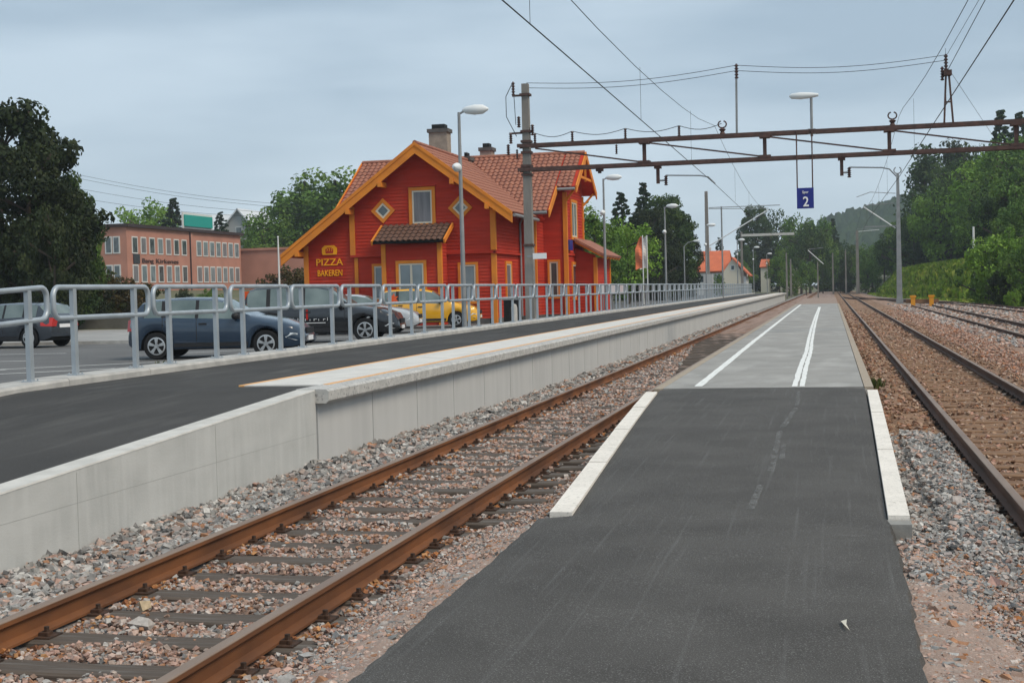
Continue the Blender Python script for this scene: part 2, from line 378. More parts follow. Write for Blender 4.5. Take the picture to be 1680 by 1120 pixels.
GREY = np.array([(.35,.335,.315),(.26,.25,.24),(.44,.42,.395),(.17,.165,.16),(.40,.34,.31),(.32,.31,.29),(.53,.51,.48)])
PINK = np.array([(.50,.33,.265),(.43,.275,.22),(.56,.41,.34),(.38,.30,.255),(.32,.215,.165),(.52,.45,.40),(.40,.21,.12)])
RUST = np.array([(.42,.17,.06),(.30,.12,.05),(.48,.25,.11),(.22,.10,.055)])
BROWN = np.array([(.33,.195,.12),(.27,.15,.09),(.39,.25,.165),(.21,.115,.07),(.43,.30,.21)])
def pick(P, n): return P[rng.integers(0, len(P), n)]*rng.uniform(.8, 1.2, (n, 1))
def scatter(x0, x1, y0, y1, dens0, ref=7.0, keep=None):
    # density falls with distance from the viewpoint, stones grow a little so that the bed stays covered
    area = (x1-x0)*(y1-y0); n = int(area*dens0)
    x = rng.uniform(x0, x1, n); y = rng.uniform(y0, y1, n)
    p = np.minimum(1, (ref/np.maximum(y, ref))**.9); k = rng.random(n) < p
    if keep is not None: k &= keep(x, y)
    x, y = x[k], y[k]; grow = (np.maximum(y, ref)/ref)**.42
    return x, y, grow
def sleeper_gap(x, y):                                # fewer stones on the sleepers of the left track
    ph = ((y-3.1) % .6); on = (ph < .125) | (ph > .475)
    return ~(on & (x > TL-1.22) & (x < TL+1.22) & (rng.random(len(x)) < .965))
# grey new ballast beside the platform wall
x, y, g = scatter(-5.66, -4.68, 5.5, 100, 1150)
z = bed_z(x, y) + hnoise(x, y) + rng.normal(.0, .012, len(x)) + .05*np.exp(-((x+5.3)/.25)**2)*smooth01((y-12)/3)*rng.random(len(x))
c = pick(GREY, len(x)); k = rng.random(len(x)) < .22; c[k] = pick(PINK, k.sum())
stones('ballast_stones', np.stack([x, y, z], -1), rng.uniform(.018, .042, len(x))*g, c, 'loose grey ballast stones between concrete platform wall and rail')
# pinkish ballast in and beside the left track
x, y, g = scatter(-4.55, -2.2, 4.8, 105, 1500, keep=lambda a, b: (rng.random(len(a)) > smooth01((b-45)/60)) & sleeper_gap(a, b) & (np.abs(a-(TL+G2)) > .075) & ((b < 10.2) | (a < -2.14-.0642*(b-10.38))))
z = bed_z(x, y) + hnoise(x, y) + rng.normal(.002, .01, len(x))
c = pick(PINK, len(x)); rr = np.minimum(np.abs(x-(TL-G2)), np.abs(x-(TL+G2)))
k = rng.random(len(x)) < np.exp(-(rr/.22)**2)*.75; c[k] = pick(RUST, k.sum())
k = (rng.random(len(x)) < .22); c[k] = pick(GREY, k.sum())
sz = rng.uniform(.011, .027, len(x)); sz = np.where(x > -2.65, sz*.7, sz)
stones('ballast_stones', np.stack([x, y, z], -1), sz*g, c, 'pinkish rusty ballast stones between the sleepers of the platform track')
# right of the path: grey heap, then brown ballast of the right track
x, y, g = scatter(.42, 1.32, 8.2, 18, 1500, ref=9, keep=lambda a, b: (a > .55+.0*b) | (b < 10.3))
z = bed_z(x, y) + hnoise(x, y) + rng.normal(.004, .012, len(x))
c = pick(GREY, len(x)); k = rng.random(len(x)) < .2; c[k] = pick(PINK, k.sum())
stones('ballast_stones', np.stack([x, y, z], -1), rng.uniform(.014, .033, len(x))*g, c, 'grey ballast stones heaped beside the white kerb slabs')
x, y, g = scatter(.5, 1.4, 5.0, 9.6, 1100, keep=lambda a, b: (a > .95) | (rng.random(len(a)) < .12))
z = bed_z(x, y) + hnoise(x, y) + rng.normal(0, .01, len(x)); c = pick(RUST, len(x)); k = rng.random(len(x)) < .45; c[k] = pick(PINK, k.sum())
stones('ballast_stones', np.stack([x, y, z], -1), rng.uniform(.012, .034, len(x)), c, 'rust coloured ballast stones beside the sandy path edge')
x, y, g = scatter(.7, 4.6, 9.5, 110, 330, ref=10, keep=lambda a, b: (rng.random(len(a)) > smooth01((b-40)/70)) & ((a > 1.3) | (b > 17)) & (rng.random(len(a)) < np.where((np.abs(a-TR) < 1.25), .45, .9)) & (np.abs(a-(TR-G2)) > .07) & (np.abs(a-(TR+G2)) > .07))
z = bed_z(x, y) + hnoise(x, y) + rng.normal(-.004, .009, len(x)); c = pick(BROWN, len(x)); k = (rng.random(len(x)) < .3) | (x > 3.6); c[k] = pick(PINK, k.sum())*np.array([[.95, .82, .74]])
stones('ballast_stones', np.stack([x, y, z], -1), rng.uniform(.016, .034, len(x))*g, c, 'fine brown ballast stones around the right hand track')
x, y, g = scatter(4.6, 11.5, 40, 120, 26, ref=40)
z = bed_z(x, y) + hnoise(x, y); c = pick(PINK, len(x)); k = rng.random(len(x)) < .3; c[k] = pick(GREY, k.sum())
stones('ballast_stones', np.stack([x, y, z], -1), rng.uniform(.04, .09, len(x))*g, c, 'pale mixed gravel of the yard around the sidings')
# a few single larger stones the eye picks out
for (sx, sy, s_, cc) in [(-4.28, 8.05, .06, (.5, .38, .24)), (.95, 8.9, .075, (.55, .34, .28)), (-2.62, 6.35, .07, (.36, .34, .32)), (-2.75, 6.9, .06, (.40, .39, .37)), (-4.05, 7.6, .07, (.5, .46, .42)), (1.0, 12.2, .08, (.5, .45, .42))]:
    o = stones('loose_stone', np.array([(sx, sy, float(bed_z(sx, sy))+.03)]), np.array([s_]), np.array([cc]), 'single larger stone lying among the ballast')
    del o['kind']; o['group'] = 'single larger stones in the ballast'; o['category'] = 'stone'
# fine sand along the asphalt path
mb = MB(); n = 60
for side, (xa, xb) in enumerate(((-2.62, -2.05), (.28, .98))):
    ys = np.linspace(3, 10.3 if side == 0 else 8.9, n); b0 = len(mb.v)
    for i, yy in enumerate(ys):
        j = .05*math.sin(yy*3.1)+.03*math.sin(yy*7.7+side); t = (yy-3)/(ys[-1]-3); nar = .22*max(0, t-.72)/.28
        e = (xa+j+nar) if side == 0 else (xb+j-nar*1.6)
        xs = np.linspace(e, xb, 7) if side == 0 else np.linspace(xa, e, 7)
        for xq in xs: 
            edge = abs(xq-e) < 1e-6
            mb.v.append((xq, yy, float(bed_z(xq, yy)) + (.0 if edge else .028) + R.uniform(-.004, .004)))
    for i in range(n-1):
        for k in range(6):
            a = b0+i*7+k; mb.f.append((a, a+1, a+8, a+7))
mb.build('sand_verge', 'sand', kind='structure')

for side in (0, 1):
    n = 15000; y = rng.uniform(3.5, 10.6 if side == 0 else 9.6, n)
    x = rng.uniform(-2.85, -2.19, n) if side == 0 else rng.uniform(.41, 1.1, n)**1.0
    fade = rng.random(n) < np.where(np.abs(x-(-2.19 if side == 0 else .41)) < .45, 1, .4); x, y = x[fade], y[fade]
    c = pick(PINK, len(x))*1.05; k = rng.random(len(x)) < .3; c[k] = pick(GREY, k.sum())
    sz = rng.uniform(.006, .019, len(x)); k = rng.random(len(x)) < .03; sz[k] *= 2.3
    stones('verge_grit', np.stack([x, y, bed_z(x, y)+.02+rng.uniform(-.004, .004, len(x))], -1), sz, c, 'fine pinkish grit along the '+('left' if side == 0 else 'right')+' edge of the asphalt path')
# ------------------------------------------------------------------ tracks
def rail_profile():
    r = [(-.0355, 0), (-.036, -.028), (-.009, -.042), (-.008, -.118), (-.062, -.135), (-.062, -.150), (.062, -.150), (.062, -.135), (.008, -.118), (.009, -.042), (.036, -.028), (.0355, 0), (.027, .004), (-.027, .004)]
    return r
def make_rail(xc, y0, y1, parent, mtl, z=0.0):
    mb = MB(); prof = [(xc+a, z+b) for a, b in rail_profile()]
    n = max(2, int((y1-y0)/12)); n_ = len(prof)
    for i in range(n+1):
        yy = y0+(y1-y0)*i/n; mb.v += [(p[0], yy, p[1]) for p in prof]
    for i in range(n):
        for k in range(n_-2): mb.f.append((i*n_+k, i*n_+k+1, (i+1)*n_+k+1, (i+1)*n_+k))
    o = mb.build('rail', mtl, parent)
    mh = MB()
    for i in range(n+1):
        yy = y0+(y1-y0)*i/n
        mh.v += [(xc-.0357, yy, z-.004), (xc-.0355, yy, z+.0005), (xc-.027, yy, z+.0045), (xc+.027, yy, z+.0045), (xc+.0355, yy, z+.0005), (xc+.0357, yy, z-.004)]
    for i in range(n):
        for k in range(5): mh.f.append((i*6+k, i*6+k+1, i*6+k+7, i*6+k+6))
    mh.build('rail_head', 'rail_head', o); return o
def sleeper_mesh(mtl, L_=2.5):
    mb = MB(); h = L_/2
    for x, w_, z in ((-h, .105, -.012), (-h+.03, .118, 0), (-h*.4, .12, .002), (0, .117, -.004), (h*.4, .121, 0), (h-.03, .118, .002), (h, .105, -.01)):
        mb.v += [(x, -w_, -.13), (x, -w_, z-.012), (x, -w_+.014, z), (x, w_-.014, z), (x, w_, z-.012), (x, w_, -.13)]
    for i in range(6):
        for k in range(5): mb.f.append((i*6+k, i*6+k+1, i*6+k+7, i*6+k+6))
    mb.f.append(tuple(range(6))[::-1]); mb.f.append(tuple(36+k for k in range(6)))
    return mb.mesh('sleeper', mtl)
def fast_mesh():
    mb = MB(); mb.box(-.16, .16, -.075, .075, -.006, .008)
    for sx in (-1, 1):
        mb.box(sx*.092-.026, sx*.092+.026, -.035, .035, .008, .028); mb.tube([(sx*.10, 0, .02), (sx*.10, 0, .058)], .017, 6)
        mb.tube([(sx*.125, -.03, .008), (sx*.125, -.03, .03)], .014, 6)
    return mb.mesh('rail_fastening', 'iron_black')
FAST = fast_mesh()
def track(label, xc, y0, y1, mtl, rmat, pitch, first, y_ind, y_fast, jig, zs=-.158):
    t = empty('railway_track', (xc, y0, 0), label=label, cat='track')
    for sx in (-1, 1): make_rail(xc+sx*G2, y0, y1, t, rmat)
    me = sleeper_mesh(mtl); yy = first; rest = MB(); base = [tuple(v.co) for v in me.vertices]; fcs = [tuple(p.vertices) for p in me.polygons]
    while yy < y1:
        dx, dy, a, dz = R.uniform(-.06, .06)*jig, R.uniform(-.02, .02)*jig, R.uniform(-.012, .012)*jig, R.uniform(-.008, .006)
        if y0 < yy < y_ind:
            o = link('sleeper', me, t); o.location = (dx, yy+dy-y0, zs+dz); o.rotation_euler = (0, 0, a)
            if yy < y_fast:
                for sx in (-1, 1):
                    f = link('rail_fastening', FAST, o); f.location = (sx*G2-dx, 0, .004-dz)
        elif yy >= y_ind: rest.add([(xc+dx+p[0], yy+dy+p[1], zs+dz+p[2]) for p in base], fcs)
        yy += pitch
    if rest.v: rest.build('distant_sleepers', 'sleeper_brown', t, kind='stuff')
    return t
track('rusty track with grey weathered sleepers running beside the high concrete platform', TL, 2.5, 320, 'sleeper_grey', 'rail_rust', .6, 3.1, 58, 26, 1)
track('track with dark rails and brown sleepers right of the low island platform', TR, 2.5, 320, 'sleeper_brown', 'rail_dark', .62, 2.9, 58, 26, .6, zs=-.162)
track('short siding ending at two yellow stop posts beside the grass bank', 6.72, 28, 110.5, 'sleeper_brown', 'rail_dark', .62, 28.2, 75, 28, .8, zs=-.150)
# diverging yard track: follows a curve, so its rails are swept along it
t = empty('railway_track', (2.3, 185, 0), label='brown rails curving off the right hand track into the yard', cat='track')
cl = [Vector(p) for p in ((2.3, 190, 0), (3.2, 172, 0), (5.6, 152, 0), (8.4, 130, 0), (10.2, 108, 0), (11.0, 85, 0), (11.3, 60, 0), (11.35, 35, 0))]
def catmull(P, n=8):
    o = []
    for i in range(len(P)-1):
        p0, p1, p2, p3 = P[max(i-1, 0)], P[i], P[i+1], P[min(i+2, len(P)-1)]
        for k in range(n):
            s = k/n; o.append(.5*((2*p1)+(-p0+p2)*s+(2*p0-5*p1+4*p2-p3)*s*s+(-p0+3*p1-3*p2+p3)*s**3))
    return o+[P[-1]]
cp = catmull(cl)
for sx in (-1, 1):
    mb = MB()
    for i in range(len(cp)-1):
        d = (cp[i+1]-cp[i]).normalized(); nn = Vector((d.y, -d.x, 0))*(sx*G2)
        d2 = (cp[min(i+2, len(cp)-1)]-cp[i+1]); d2 = d2.normalized() if d2.length > 0 else d; n2 = Vector((d2.y, -d2.x, 0))*(sx*G2)
        mb.bar(cp[i]+nn+Vector((0, 0, -.07)), cp[i+1]+n2+Vector((0, 0, -.07)), .07, .15)
    mb.build('rail', 'rail_dark', t)
mb = MB(); acc = 0
for i in range(len(cp)-1):
    a, b = cp[i], cp[i+1]; ln = (b-a).length; d = (b-a).normalized(); nn = Vector((d.y, -d.x, 0))
    while acc < ln:
        p = a+d*acc; mb.bar(p-nn*1.25+Vector((0, 0, -.21)), p+nn*1.25+Vector((0, 0, -.21)), .24, .12); acc += .65
    acc -= ln
mb.build('sleepers', 'sleeper_brown', t, kind='stuff')

# ------------------------------------------------------------------ island platform and asphalt path
def path_z(y): return .045 + .115*float(smooth01((y-4)/15))
ys = np.concatenate([np.linspace(-3, 22.35, 240)]); mb = MB(); NL = 12
for yy in ys:
    f = float(smooth01((yy-10.4)/11.6)) if yy > 10.4 else 0
    lin_ = (yy-10.4)/11.4 if yy > 10.4 else 0
    if yy < 10.35: xl, xr = -2.17+.010*math.sin(yy*2.3)+R.uniform(-.010, .010), .385+.008*math.sin(yy*1.7)+R.uniform(-.012, .012)
    else: xl, xr = -1.97-.70*lin_, .365+.115*lin_
    z = path_z(yy); mb.v.append((xl-.035, yy, z-.11)); 
    for k in range(NL+1):
        t_ = k/NL; xx = xl+(xr-xl)*t_; mb.v.append((xx, yy, z+.012*math.sin(PI*t_)-(.012 if k in (0, NL) else 0)))
    mb.v.append((xr+.035, yy, z-.11))
W_ = NL+3
for i in range(len(ys)-1):
    for k in range(W_-1): mb.f.append((i*W_+k, i*W_+k+1, (i+1)*W_+k+1, (i+1)*W_+k))
mb.build('asphalt_path', 'asphalt_new', kind='structure', smooth=35)
# island base (kerb body under the slabs)
isl = empty('island_platform', (-1.1, 22.4, 0), kind='structure')
MB().box(-2.72, .52, 22.38, 116, -.3, .135).build('platform_core', 'concrete_kerb', isl)
yy = 22.4; i = 0
while yy < 114:
    ln = 3.6; MB().box(-2.66, .47, yy, yy+ln-.012, .10, .172+R.uniform(-.0015, .0015)).build('concrete_slab', 'island', isl)
    for (a, b) in ((-2.81, -2.675), (.485, .62)):
        MB().box(a, b, yy, yy+ln-.01, .02, .168+R.uniform(-.003, .003)).build('edge_strip', 'island_edge', isl)
    yy += ln; i += 1
MB().box(-2.95, .55, 116.05, 172, -.3, .10).build('gravel_end', 'pink_gravel', isl)
# white slabs along the flared end
for side, (x0, x1, wd) in enumerate(((-2.12, -2.85, .175), (.525, .66, .15))):
    q = empty('kerb_row', ((x0+x1)/2, 16, 0), kind='structure')
    n = 4 if side == 0 else 3
    for i in range(n):
        ya = 10.38+(21.75-10.38)*i/n; yb = 10.38+(21.75-10.38)*(i+1)/n-.012
        f = lambda y_: x0+(x1-x0)*(y_-10.38)/11.37
        s = 1 if side == 0 else -1
        za, zb = path_z(ya)+.018, path_z(yb)+.012
        vs = [(f(ya), ya, -.2), (f(ya)+s*wd, ya, -.2), (f(yb)+s*wd, yb, -.2), (f(yb), yb, -.2), (f(ya), ya, za), (f(ya)+s*wd, ya, za), (f(yb)+s*wd, yb, zb), (f(yb), yb, zb)]
        MB().add(vs, [(3,2,1,0),(4,5,6,7),(0,1,5,4),(1,2,6,5),(2,3,7,6),(3,0,4,7)]).build('kerb_slab', 'white_slab', q)
# mossy footing under the near end of the right row
mb = MB().box(.36, .53, 10.18, 10.37, -.15, .075); mb.build('kerb_footing', 'dirt_wall', label='mossy concrete footing at the near end of the right white kerb', cat='footing')
def stripe(name, pts, wd, mt, lab=None, z=.178, wob=.0, parent=None):
    mb = MB(); P = [Vector((p[0], p[1], 0)) for p in pts]; Q = []
    for a, b in zip(P[:-1], P[1:]):
        n = max(1, int((b-a).length/.35)); Q += [a+(b-a)*(k/n) for k in range(n)]
    Q.append(P[-1])
    for p in Q: mb.v += [(p.x-wd/2+R.uniform(-wob, wob), p.y, z), (p.x+wd/2+R.uniform(-wob, wob), p.y, z)]
    for i in range(len(Q)-1): mb.f.append((2*i, 2*i+1, 2*i+3, 2*i+2))
    return mb.build(name, mt, parent)
stripe('painted_line', [(-2.13, 22.75), (-2.2, 40), (-2.28, 70), (-2.35, 113)], .13, 'white_line', wob=.008, parent=isl)
stripe('painted_line', [(-.585, 22.5), (-.61, 28), (-.60, 34), (-.66, 42), (-.72, 52), (-.78, 70), (-.83, 100)], .09, 'white_line', wob=.010, parent=isl)
stripe('painted_line', [(-.475, 22.5), (-.50, 28), (-.495, 34), (-.555, 42), (-.615, 52), (-.68, 70), (-.74, 100)], .085, 'white_line', wob=.010, parent=isl, z=.1785)
mb = MB()                                        # faint leftover of the line on the new asphalt
for (a, b, wd) in (((-.50, 21.6), (-.47, 19.0), .05), ((-.47, 18.6), (-.56, 16.2), .07), ((-.58, 15.8), (-.55, 12.6), .06), ((-.50, 14.6), (-.48, 13.4), .05), ((-.60, 11.8), (-.62, 10.6), .06), ((-1.55, 9.85), (-1.52, 9.84), .42), ((-.95, 10.15), (-.95, 10.14), .3), ((-.7, 9.4), (-.69, 9.39), .26), ((-1.62, 15.9), (-1.62, 15.88), .5), ((.1, 9.6), (.08, 9.58), .22)):
    n = 8
    for k in range(n):
        y1, y2 = a[1]+(b[1]-a[1])*k/n, a[1]+(b[1]-a[1])*(k+1)/n; x1, x2 = a[0]+(b[0]-a[0])*k/n, a[0]+(b[0]-a[0])*(k+1)/n
        zf = lambda y_: path_z(y_)+.018
        mb.add([(x1-wd/2, y1, zf(y1)), (x1+wd/2, y1, zf(y1)), (x2+wd/2, y2, zf(y2)), (x2-wd/2, y2, zf(y2))], [(0, 1, 2, 3)])
mb.build('faded_line', 'white_trace', kind='structure')
mb = MB(); pz = path_z(6.9)+.022                # scrap of paper
mb.add([(.02, 7.22, pz), (.05, 7.25, pz+.003), (.046, 7.14, pz+.004), (.062, 7.03, pz), (.036, 7.12, pz+.005)], [(0, 1, 2), (0, 2, 4), (2, 3, 4)])
mb.build('paper_scrap', 'frame_cream', label='small torn white paper scrap lying on the dark asphalt path', cat='litter')

# ------------------------------------------------------------------ high platform on the left
PE = 178.0
plat = empty('station_platform', (-7.5, 15, 0), kind='structure')
def ramp_z(y): return .745 if y >= 14.8 else .745-.0435*(14.8-y)
ys = [2.0]+list(np.linspace(3, 15.3, 26))+list(np.linspace(16, PE, 60)); mb = MB()
xs = (-9.42, -8.6, -7.8, -6.9, -5.86)
for yy in ys:
    for xx in xs: mb.v.append((xx, yy, ramp_z(yy)))
n = len(xs)
for i in range(len(ys)-1):
    for k in range(n-1): mb.f.append((i*n+k, i*n+k+1, (i+1)*n+k+1, (i+1)*n+k))
mb.build('asphalt_surface', 'asphalt_platform', plat)
mb = MB().box(-9.4, -5.70, 14.8, PE, -.4, .70); mb.build('platform_fill', 'plinth', plat)
pz = 1.93; yy = 14.74
while yy < PE-.5:                                    # precast face panels, each its own piece
    MB().box(-5.74, -5.64, yy+.011, yy+pz-.011, -.45, .625).build('wall_panel', 'concrete_wall', plat); yy += pz
pan0 = None; yy = 14.70
while yy < PE-.5:                                    # edge slabs with a rounded nose, overhanging the panels
    a, b = yy+.004, yy+3.86-.004
    prof = [(-5.87, .60), (-5.52, .60), (-5.49, .63), (-5.485, .735), (-5.52, .757), (-5.87, .760)]
    MB().prism(prof, a, b).build('edge_slab', 'concrete_edge', plat)
    MB().box(-6.82, -5.874, max(a, 15.45), b, .70, .760).build('tactile_slab', 'tactile', plat); yy += 3.86
yy = 15.45
while yy < PE-.5:
    e = min(yy+7.7, PE-.3)
    MB().box(-6.895, -6.823, yy, e, .74, .763).build('edge_line', 'orange_line', plat)
    MB().box(-5.83, -5.765, yy, e, .74, .7645).build('edge_line', 'orange_line', plat); yy += 7.71
# cast ramp wall with a paler top
mb = MB(); mt_ = MB()
for yy in list(np.linspace(2, 14.72, 24)):
    z = ramp_z(yy)+.012; mb.v += [(-5.65, yy, -.45), (-5.65, yy, z-.015), (-5.655, yy, z-.012), (-5.86, yy, z-.012), (-5.86, yy, -.45)]
    mt_.v += [(-5.646, yy, z-.014), (-5.652, yy, z), (-5.862, yy, z+.002), (-5.865, yy, z-.02)]
for i in range(23):
    for k in range(4): mb.f.append((i*5+k, i*5+k+1, (i+1)*5+k+1, (i+1)*5+k))
    for k in range(3): mt_.f.append((i*4+k, i*4+k+1, (i+1)*4+k+1, (i+1)*4+k))
mb.f += [(0, 1, 2, 3, 4), tuple(115+k for k in range(5))]
rw = mb.build('ramp_wall', 'concrete_ramp', plat); mt_.build('wall_top', 'concrete_top', rw)
mb = MB()
for yj in (9.62, 12.1): mb.box(-5.652, -5.6485, yj-.0025, yj+.0025, -.3, ramp_z(yj)-.02)
mb.box(-5.652, -5.649, 2, 14.7, .262, .2655); mb.build('formwork_joint', 'formwork', rw)
# kerb stones under the railing
yy = 3.0; i = 0
while yy < PE:
    a, b = yy+.005, yy+2.16-.005; za, zb = ramp_z(a)+.10, ramp_z(b)+.10
    if b < 15.3+2: za, zb = za-.004, zb-.004
    vs = [(-9.98, a, .2), (-9.42, a, .2), (-9.42, b, .2), (-9.98, b, .2), (-9.98, a, za), (-9.445, a, za), (-9.445, b, zb), (-9.98, b, zb), (-9.42, a, za-.03), (-9.42, b, zb-.03)]
    MB().add(vs, [(3,2,1,0),(4,5,6,7),(0,1,8,5,4),(1,2,9,8),(8,9,6,5),(2,3,7,6,9),(3,0,4,7)]).build('kerb_stone', 'concrete_kerb', plat)
    yy += 2.16; i += 1

# ------------------------------------------------------------------ railing sections
def railing_proto(slope):
    LN = 2.55; r = .036; zt, zl = 1.155, .755; cr_ = .13
    rt = empty('railing_section'); pts = []
    def arc(cy, cz, a0, a1):
        for k in range(6):
            a = math.radians(a0+(a1-a0)*k/5); pts.append((0, cy+cr_*math.cos(a), cz+cr_*math.sin(a)))
    arc(cr_, zt-cr_, 180, 90); arc(LN-cr_, zt-cr_, 90, 0); arc(LN-cr_, zl+cr_, 0, -90); arc(cr_, zl+cr_, -90, -180)
    pts = [(x, y, z+slope*(y-LN)) for x, y, z in pts]
    MB().tube(pts, r, 10, closed=True).build('rail_loop', 'galv', rt, world=False, smooth=60)
    for py in (.48, 2.12):
        z0 = slope*(py-LN)
        mb = MB().box(-.030, .030, py-.041, py+.041, z0+.001, z0+zt-.005); mb.box(-.075, .075, py-.09, py+.09, z0-.02, z0+.014)
        for a in (-.055, .055):
            for b in (-.07, .07): mb.tube([(a, py+b, z0+.01), (a, py+b, z0+.035)], .011, 6)
        mb.build('post', 'galv', rt, world=False)
    return rt
p0 = railing_proto(0.0)
tag(p0, 'galvanised tube railing section with two posts along the high platform', 'railing', 'railing sections along the high platform')
ysec = [16.11+2.7*k for k in range(60)]
for i, yy in enumerate(ysec):
    o = p0 if i == 0 else copy_tree(p0); o.location = (-9.7, yy, .845)
p1 = railing_proto(.045); p1.location = (-9.7, 13.41, .845)
tag(p1, 'tilted tube railing section following the platform ramp down', 'railing', 'tilted railing sections on the ramp')
p2 = copy_tree(p1); p2.location = (-9.7, 10.71, .845-.121)

# ------------------------------------------------------------------ car park and forecourt
mb = MB().add([(-9.98, 2, .42), (-9.98, 240, .42), (-26, 240, .42), (-33, 56, .42), (-60, 44, .42), (-60, 2, .42)], [(0, 1, 2, 3, 4, 5)])
mb.build('car_park', 'asphalt_park', kind='structure')
mb = MB().add([(-34, 58.5, .424), (-27.5, 47, .424), (-20.5, 41.5, .424), (-22, 37.5, .43), (-60, 39.5, .424), (-60, 62, .424), (-50, 66, .424)], [(0, 1, 2), (0, 2, 3), (0, 3, 4), (0, 4, 5, 6)])
mb = MB().add([(-60, 42.2, .426), (-22.5, 42.2, .426), (-25, 56, .426), (-33, 63, .426), (-60, 70, .426)], [(0, 1, 2, 3, 4)])
mb.build('forecourt_paving', 'paving_pale', kind='structure')
for (a, b) in (((-60, 41.9), (-22.3, 41.9)),):
    mb = MB().bar((a[0], a[1], .45), (b[0], b[1], .45), .18, .16); mb.build('forecourt_kerb', 'concrete_kerb', kind='structure')
h = Vector((.743, .669, 0)); nrm = Vector((.669, -.743, 0))
for k, c0 in enumerate([(-16.2, 24.6), (-15.9, 27.6), (-15.2, 34.6), (-15.0, 38.4), (-14.8, 45.2), (-14.5, 50.6)]):     # bay lines
    a = Vector((c0[0]-1.8, c0[1]-1.6, .4265)); b = a+h*4.8; s = nrm*.06
    MB().add([a-s, a+s, b+s, b-s], [(0, 1, 2, 3)]).build('bay_line', 'white_line', kind='structure')
for c0 in ((-18.5, 26.2), (-20.5, 30.2), (-22, 34.5)):
    a = Vector((c0[0]-4, c0[1]-.5, .4265)); b = a+Vector((5.5, .6, 0)); s = Vector((0, .06, 0))
    MB().add([a-s, a+s, b+s, b-s], [(0, 1, 2, 3)]).build('bay_line', 'white_line', kind='structure')
# low retaining wall with planting behind
MB().bar((-62, 74, .62), (-27.5, 67, .62), .35, .75).build('retaining_wall', 'dirt_wall', label='low weathered retaining wall below the shrubs across the forecourt', cat='wall')

# ------------------------------------------------------------------ station house
HX, HZ, MS, GZ = -17.75, 8.42, .74, .42      # ridge x, ridge top z, roof slope, ground
WY, WZ, WS = 69.3, 8.62, .62                 # cross wing ridge
def main_z(x): return HZ-MS*abs(x-HX)
def wing_z(y): return WZ-WS*abs(y-WY)
house = empty('station_house', (HX, 60, GZ), label='red timber station house with orange trim and tiled cross gabled roof', cat='house')
def clip(poly, z0, z1):
    def half(P, f):
        o = []
        for i in range(len(P)):
            a, b = P[i-1], P[i]; fa, fb = f(a), f(b)
            if (fa >= 0) != (fb >= 0):
                t = fa/(fa-fb); o.append((a[0]+(b[0]-a[0])*t, a[1]+(b[1]-a[1])*t))
            if fb >= 0: o.append(b)
        return o
    P = half(poly, lambda p: p[1]-z0)
    return half(P, lambda p: z1-p[1]) if P else P
def clad(mb, poly, place, bh=.15):               # poly in (s, z); place(s, z, out) -> world
    z0 = min(p[1] for p in poly); z1 = max(p[1] for p in poly); z = z0
    while z < z1-1e-4:
        P = clip(poly, z, min(z+bh, z1))
        if len(P) >= 3:
            off = lambda q: .004+.030*(1-(q[1]-z)/bh)
            mb.add([place(q[0], q[1], off(q)) for q in P], [tuple(range(len(P)))])
            s0 = min(q[0] for q in P if q[1] < z+.02) if any(q[1] < z+.02 for q in P) else None
            if s0 is not None:
                s1 = max(q[0] for q in P if q[1] < z+.02)
                mb.add([place(s0, z, .034), place(s1, z, .034), place(s1, z, 0), place(s0, z, 0)], [(0, 1, 2, 3)])
        z += bh
def front(Y): return lambda s, z, o: (s, Y-o, z)
def side(X): return lambda s, z, o: (X+o, s, z)
def wall(poly, place): mb = MB(); clad(mb, poly, place); return mb.build('clad_wall', 'house_red', house)
zr = lambda x: main_z(x)-.22
wall([(-21, GZ+.22), (-14.45, GZ+.22), (-14.45, 3.62), (-21, 3.62)], front(60))
wall([(-21.04, 3.62), (-14.41, 3.62), (-14.41, zr(-14.41)), (HX, zr(HX)), (-21.04, zr(-21.04))], front(59.93))
wall([(-23.3, GZ+.22), (-21, GZ+.22), (-21, zr(-21)), (-23.3, zr(-23.3))], front(60.02))
wall([(60, GZ+.22), (64.95, GZ+.22), (64.95, 3.62), (60, 3.62)], side(-14.45))
wall([(59.93, 3.62), (64.95, 3.62), (64.95, 5.75), (59.93, 5.75)], side(-14.40))
wall([(-14.5, GZ+.22), (-13.65, GZ+.22), (-13.65, 5.9), (-14.5, 5.9)], front(64.9))
wall([(64.9, GZ+.22), (66.95, GZ+.22), (66.95, 6.6), (64.9, 5.8)], side(-13.65))
wall([(-13.7, GZ+.22), (-12.53, GZ+.22), (-12.53, 7.0), (-13.7, 7.0)], front(66.92))
wall([(66.92, GZ+.22), (71.7, GZ+.22), (71.7, wing_z(71.7)-.2), (WY, WZ-.25), (66.92, wing_z(66.92)-.2)], side(-12.53))
mb = MB()                                       # core masses behind the cladding
mb.box(-23.28, -14.47, 60.04, 74, GZ, 3.6); mb.prism([(-20.9, 3.6), (-14.5, 3.6), (-14.5, zr(-14.5)-.05), (HX, zr(HX)-.1), (-20.9, zr(-20.9)-.05)], 60.06, 70)
mb.box(-14.5, -13.67, 64.95, 73.5, GZ, 5.7); mb.box(-13.7, -12.56, 66.96, 71.68, GZ, 6.6); mb.box(-23.2, -14.5, 65.5, 73, 3.6, 5.6)
mb.build('wall_core', 'house_red', house)
mb = MB(); mb.box(-23.34, -14.40, 59.95, 60.3, GZ, GZ+.23); mb.box(-14.7, -14.38, 59.95, 64.9, GZ, GZ+.23); mb.box(-13.9, -12.48, 66.86, 71.7, GZ, GZ+.23); mb.box(-14.5, -13.6, 64.84, 66.9, GZ, GZ+.23)
mb.build('plinth', 'plinth', house)
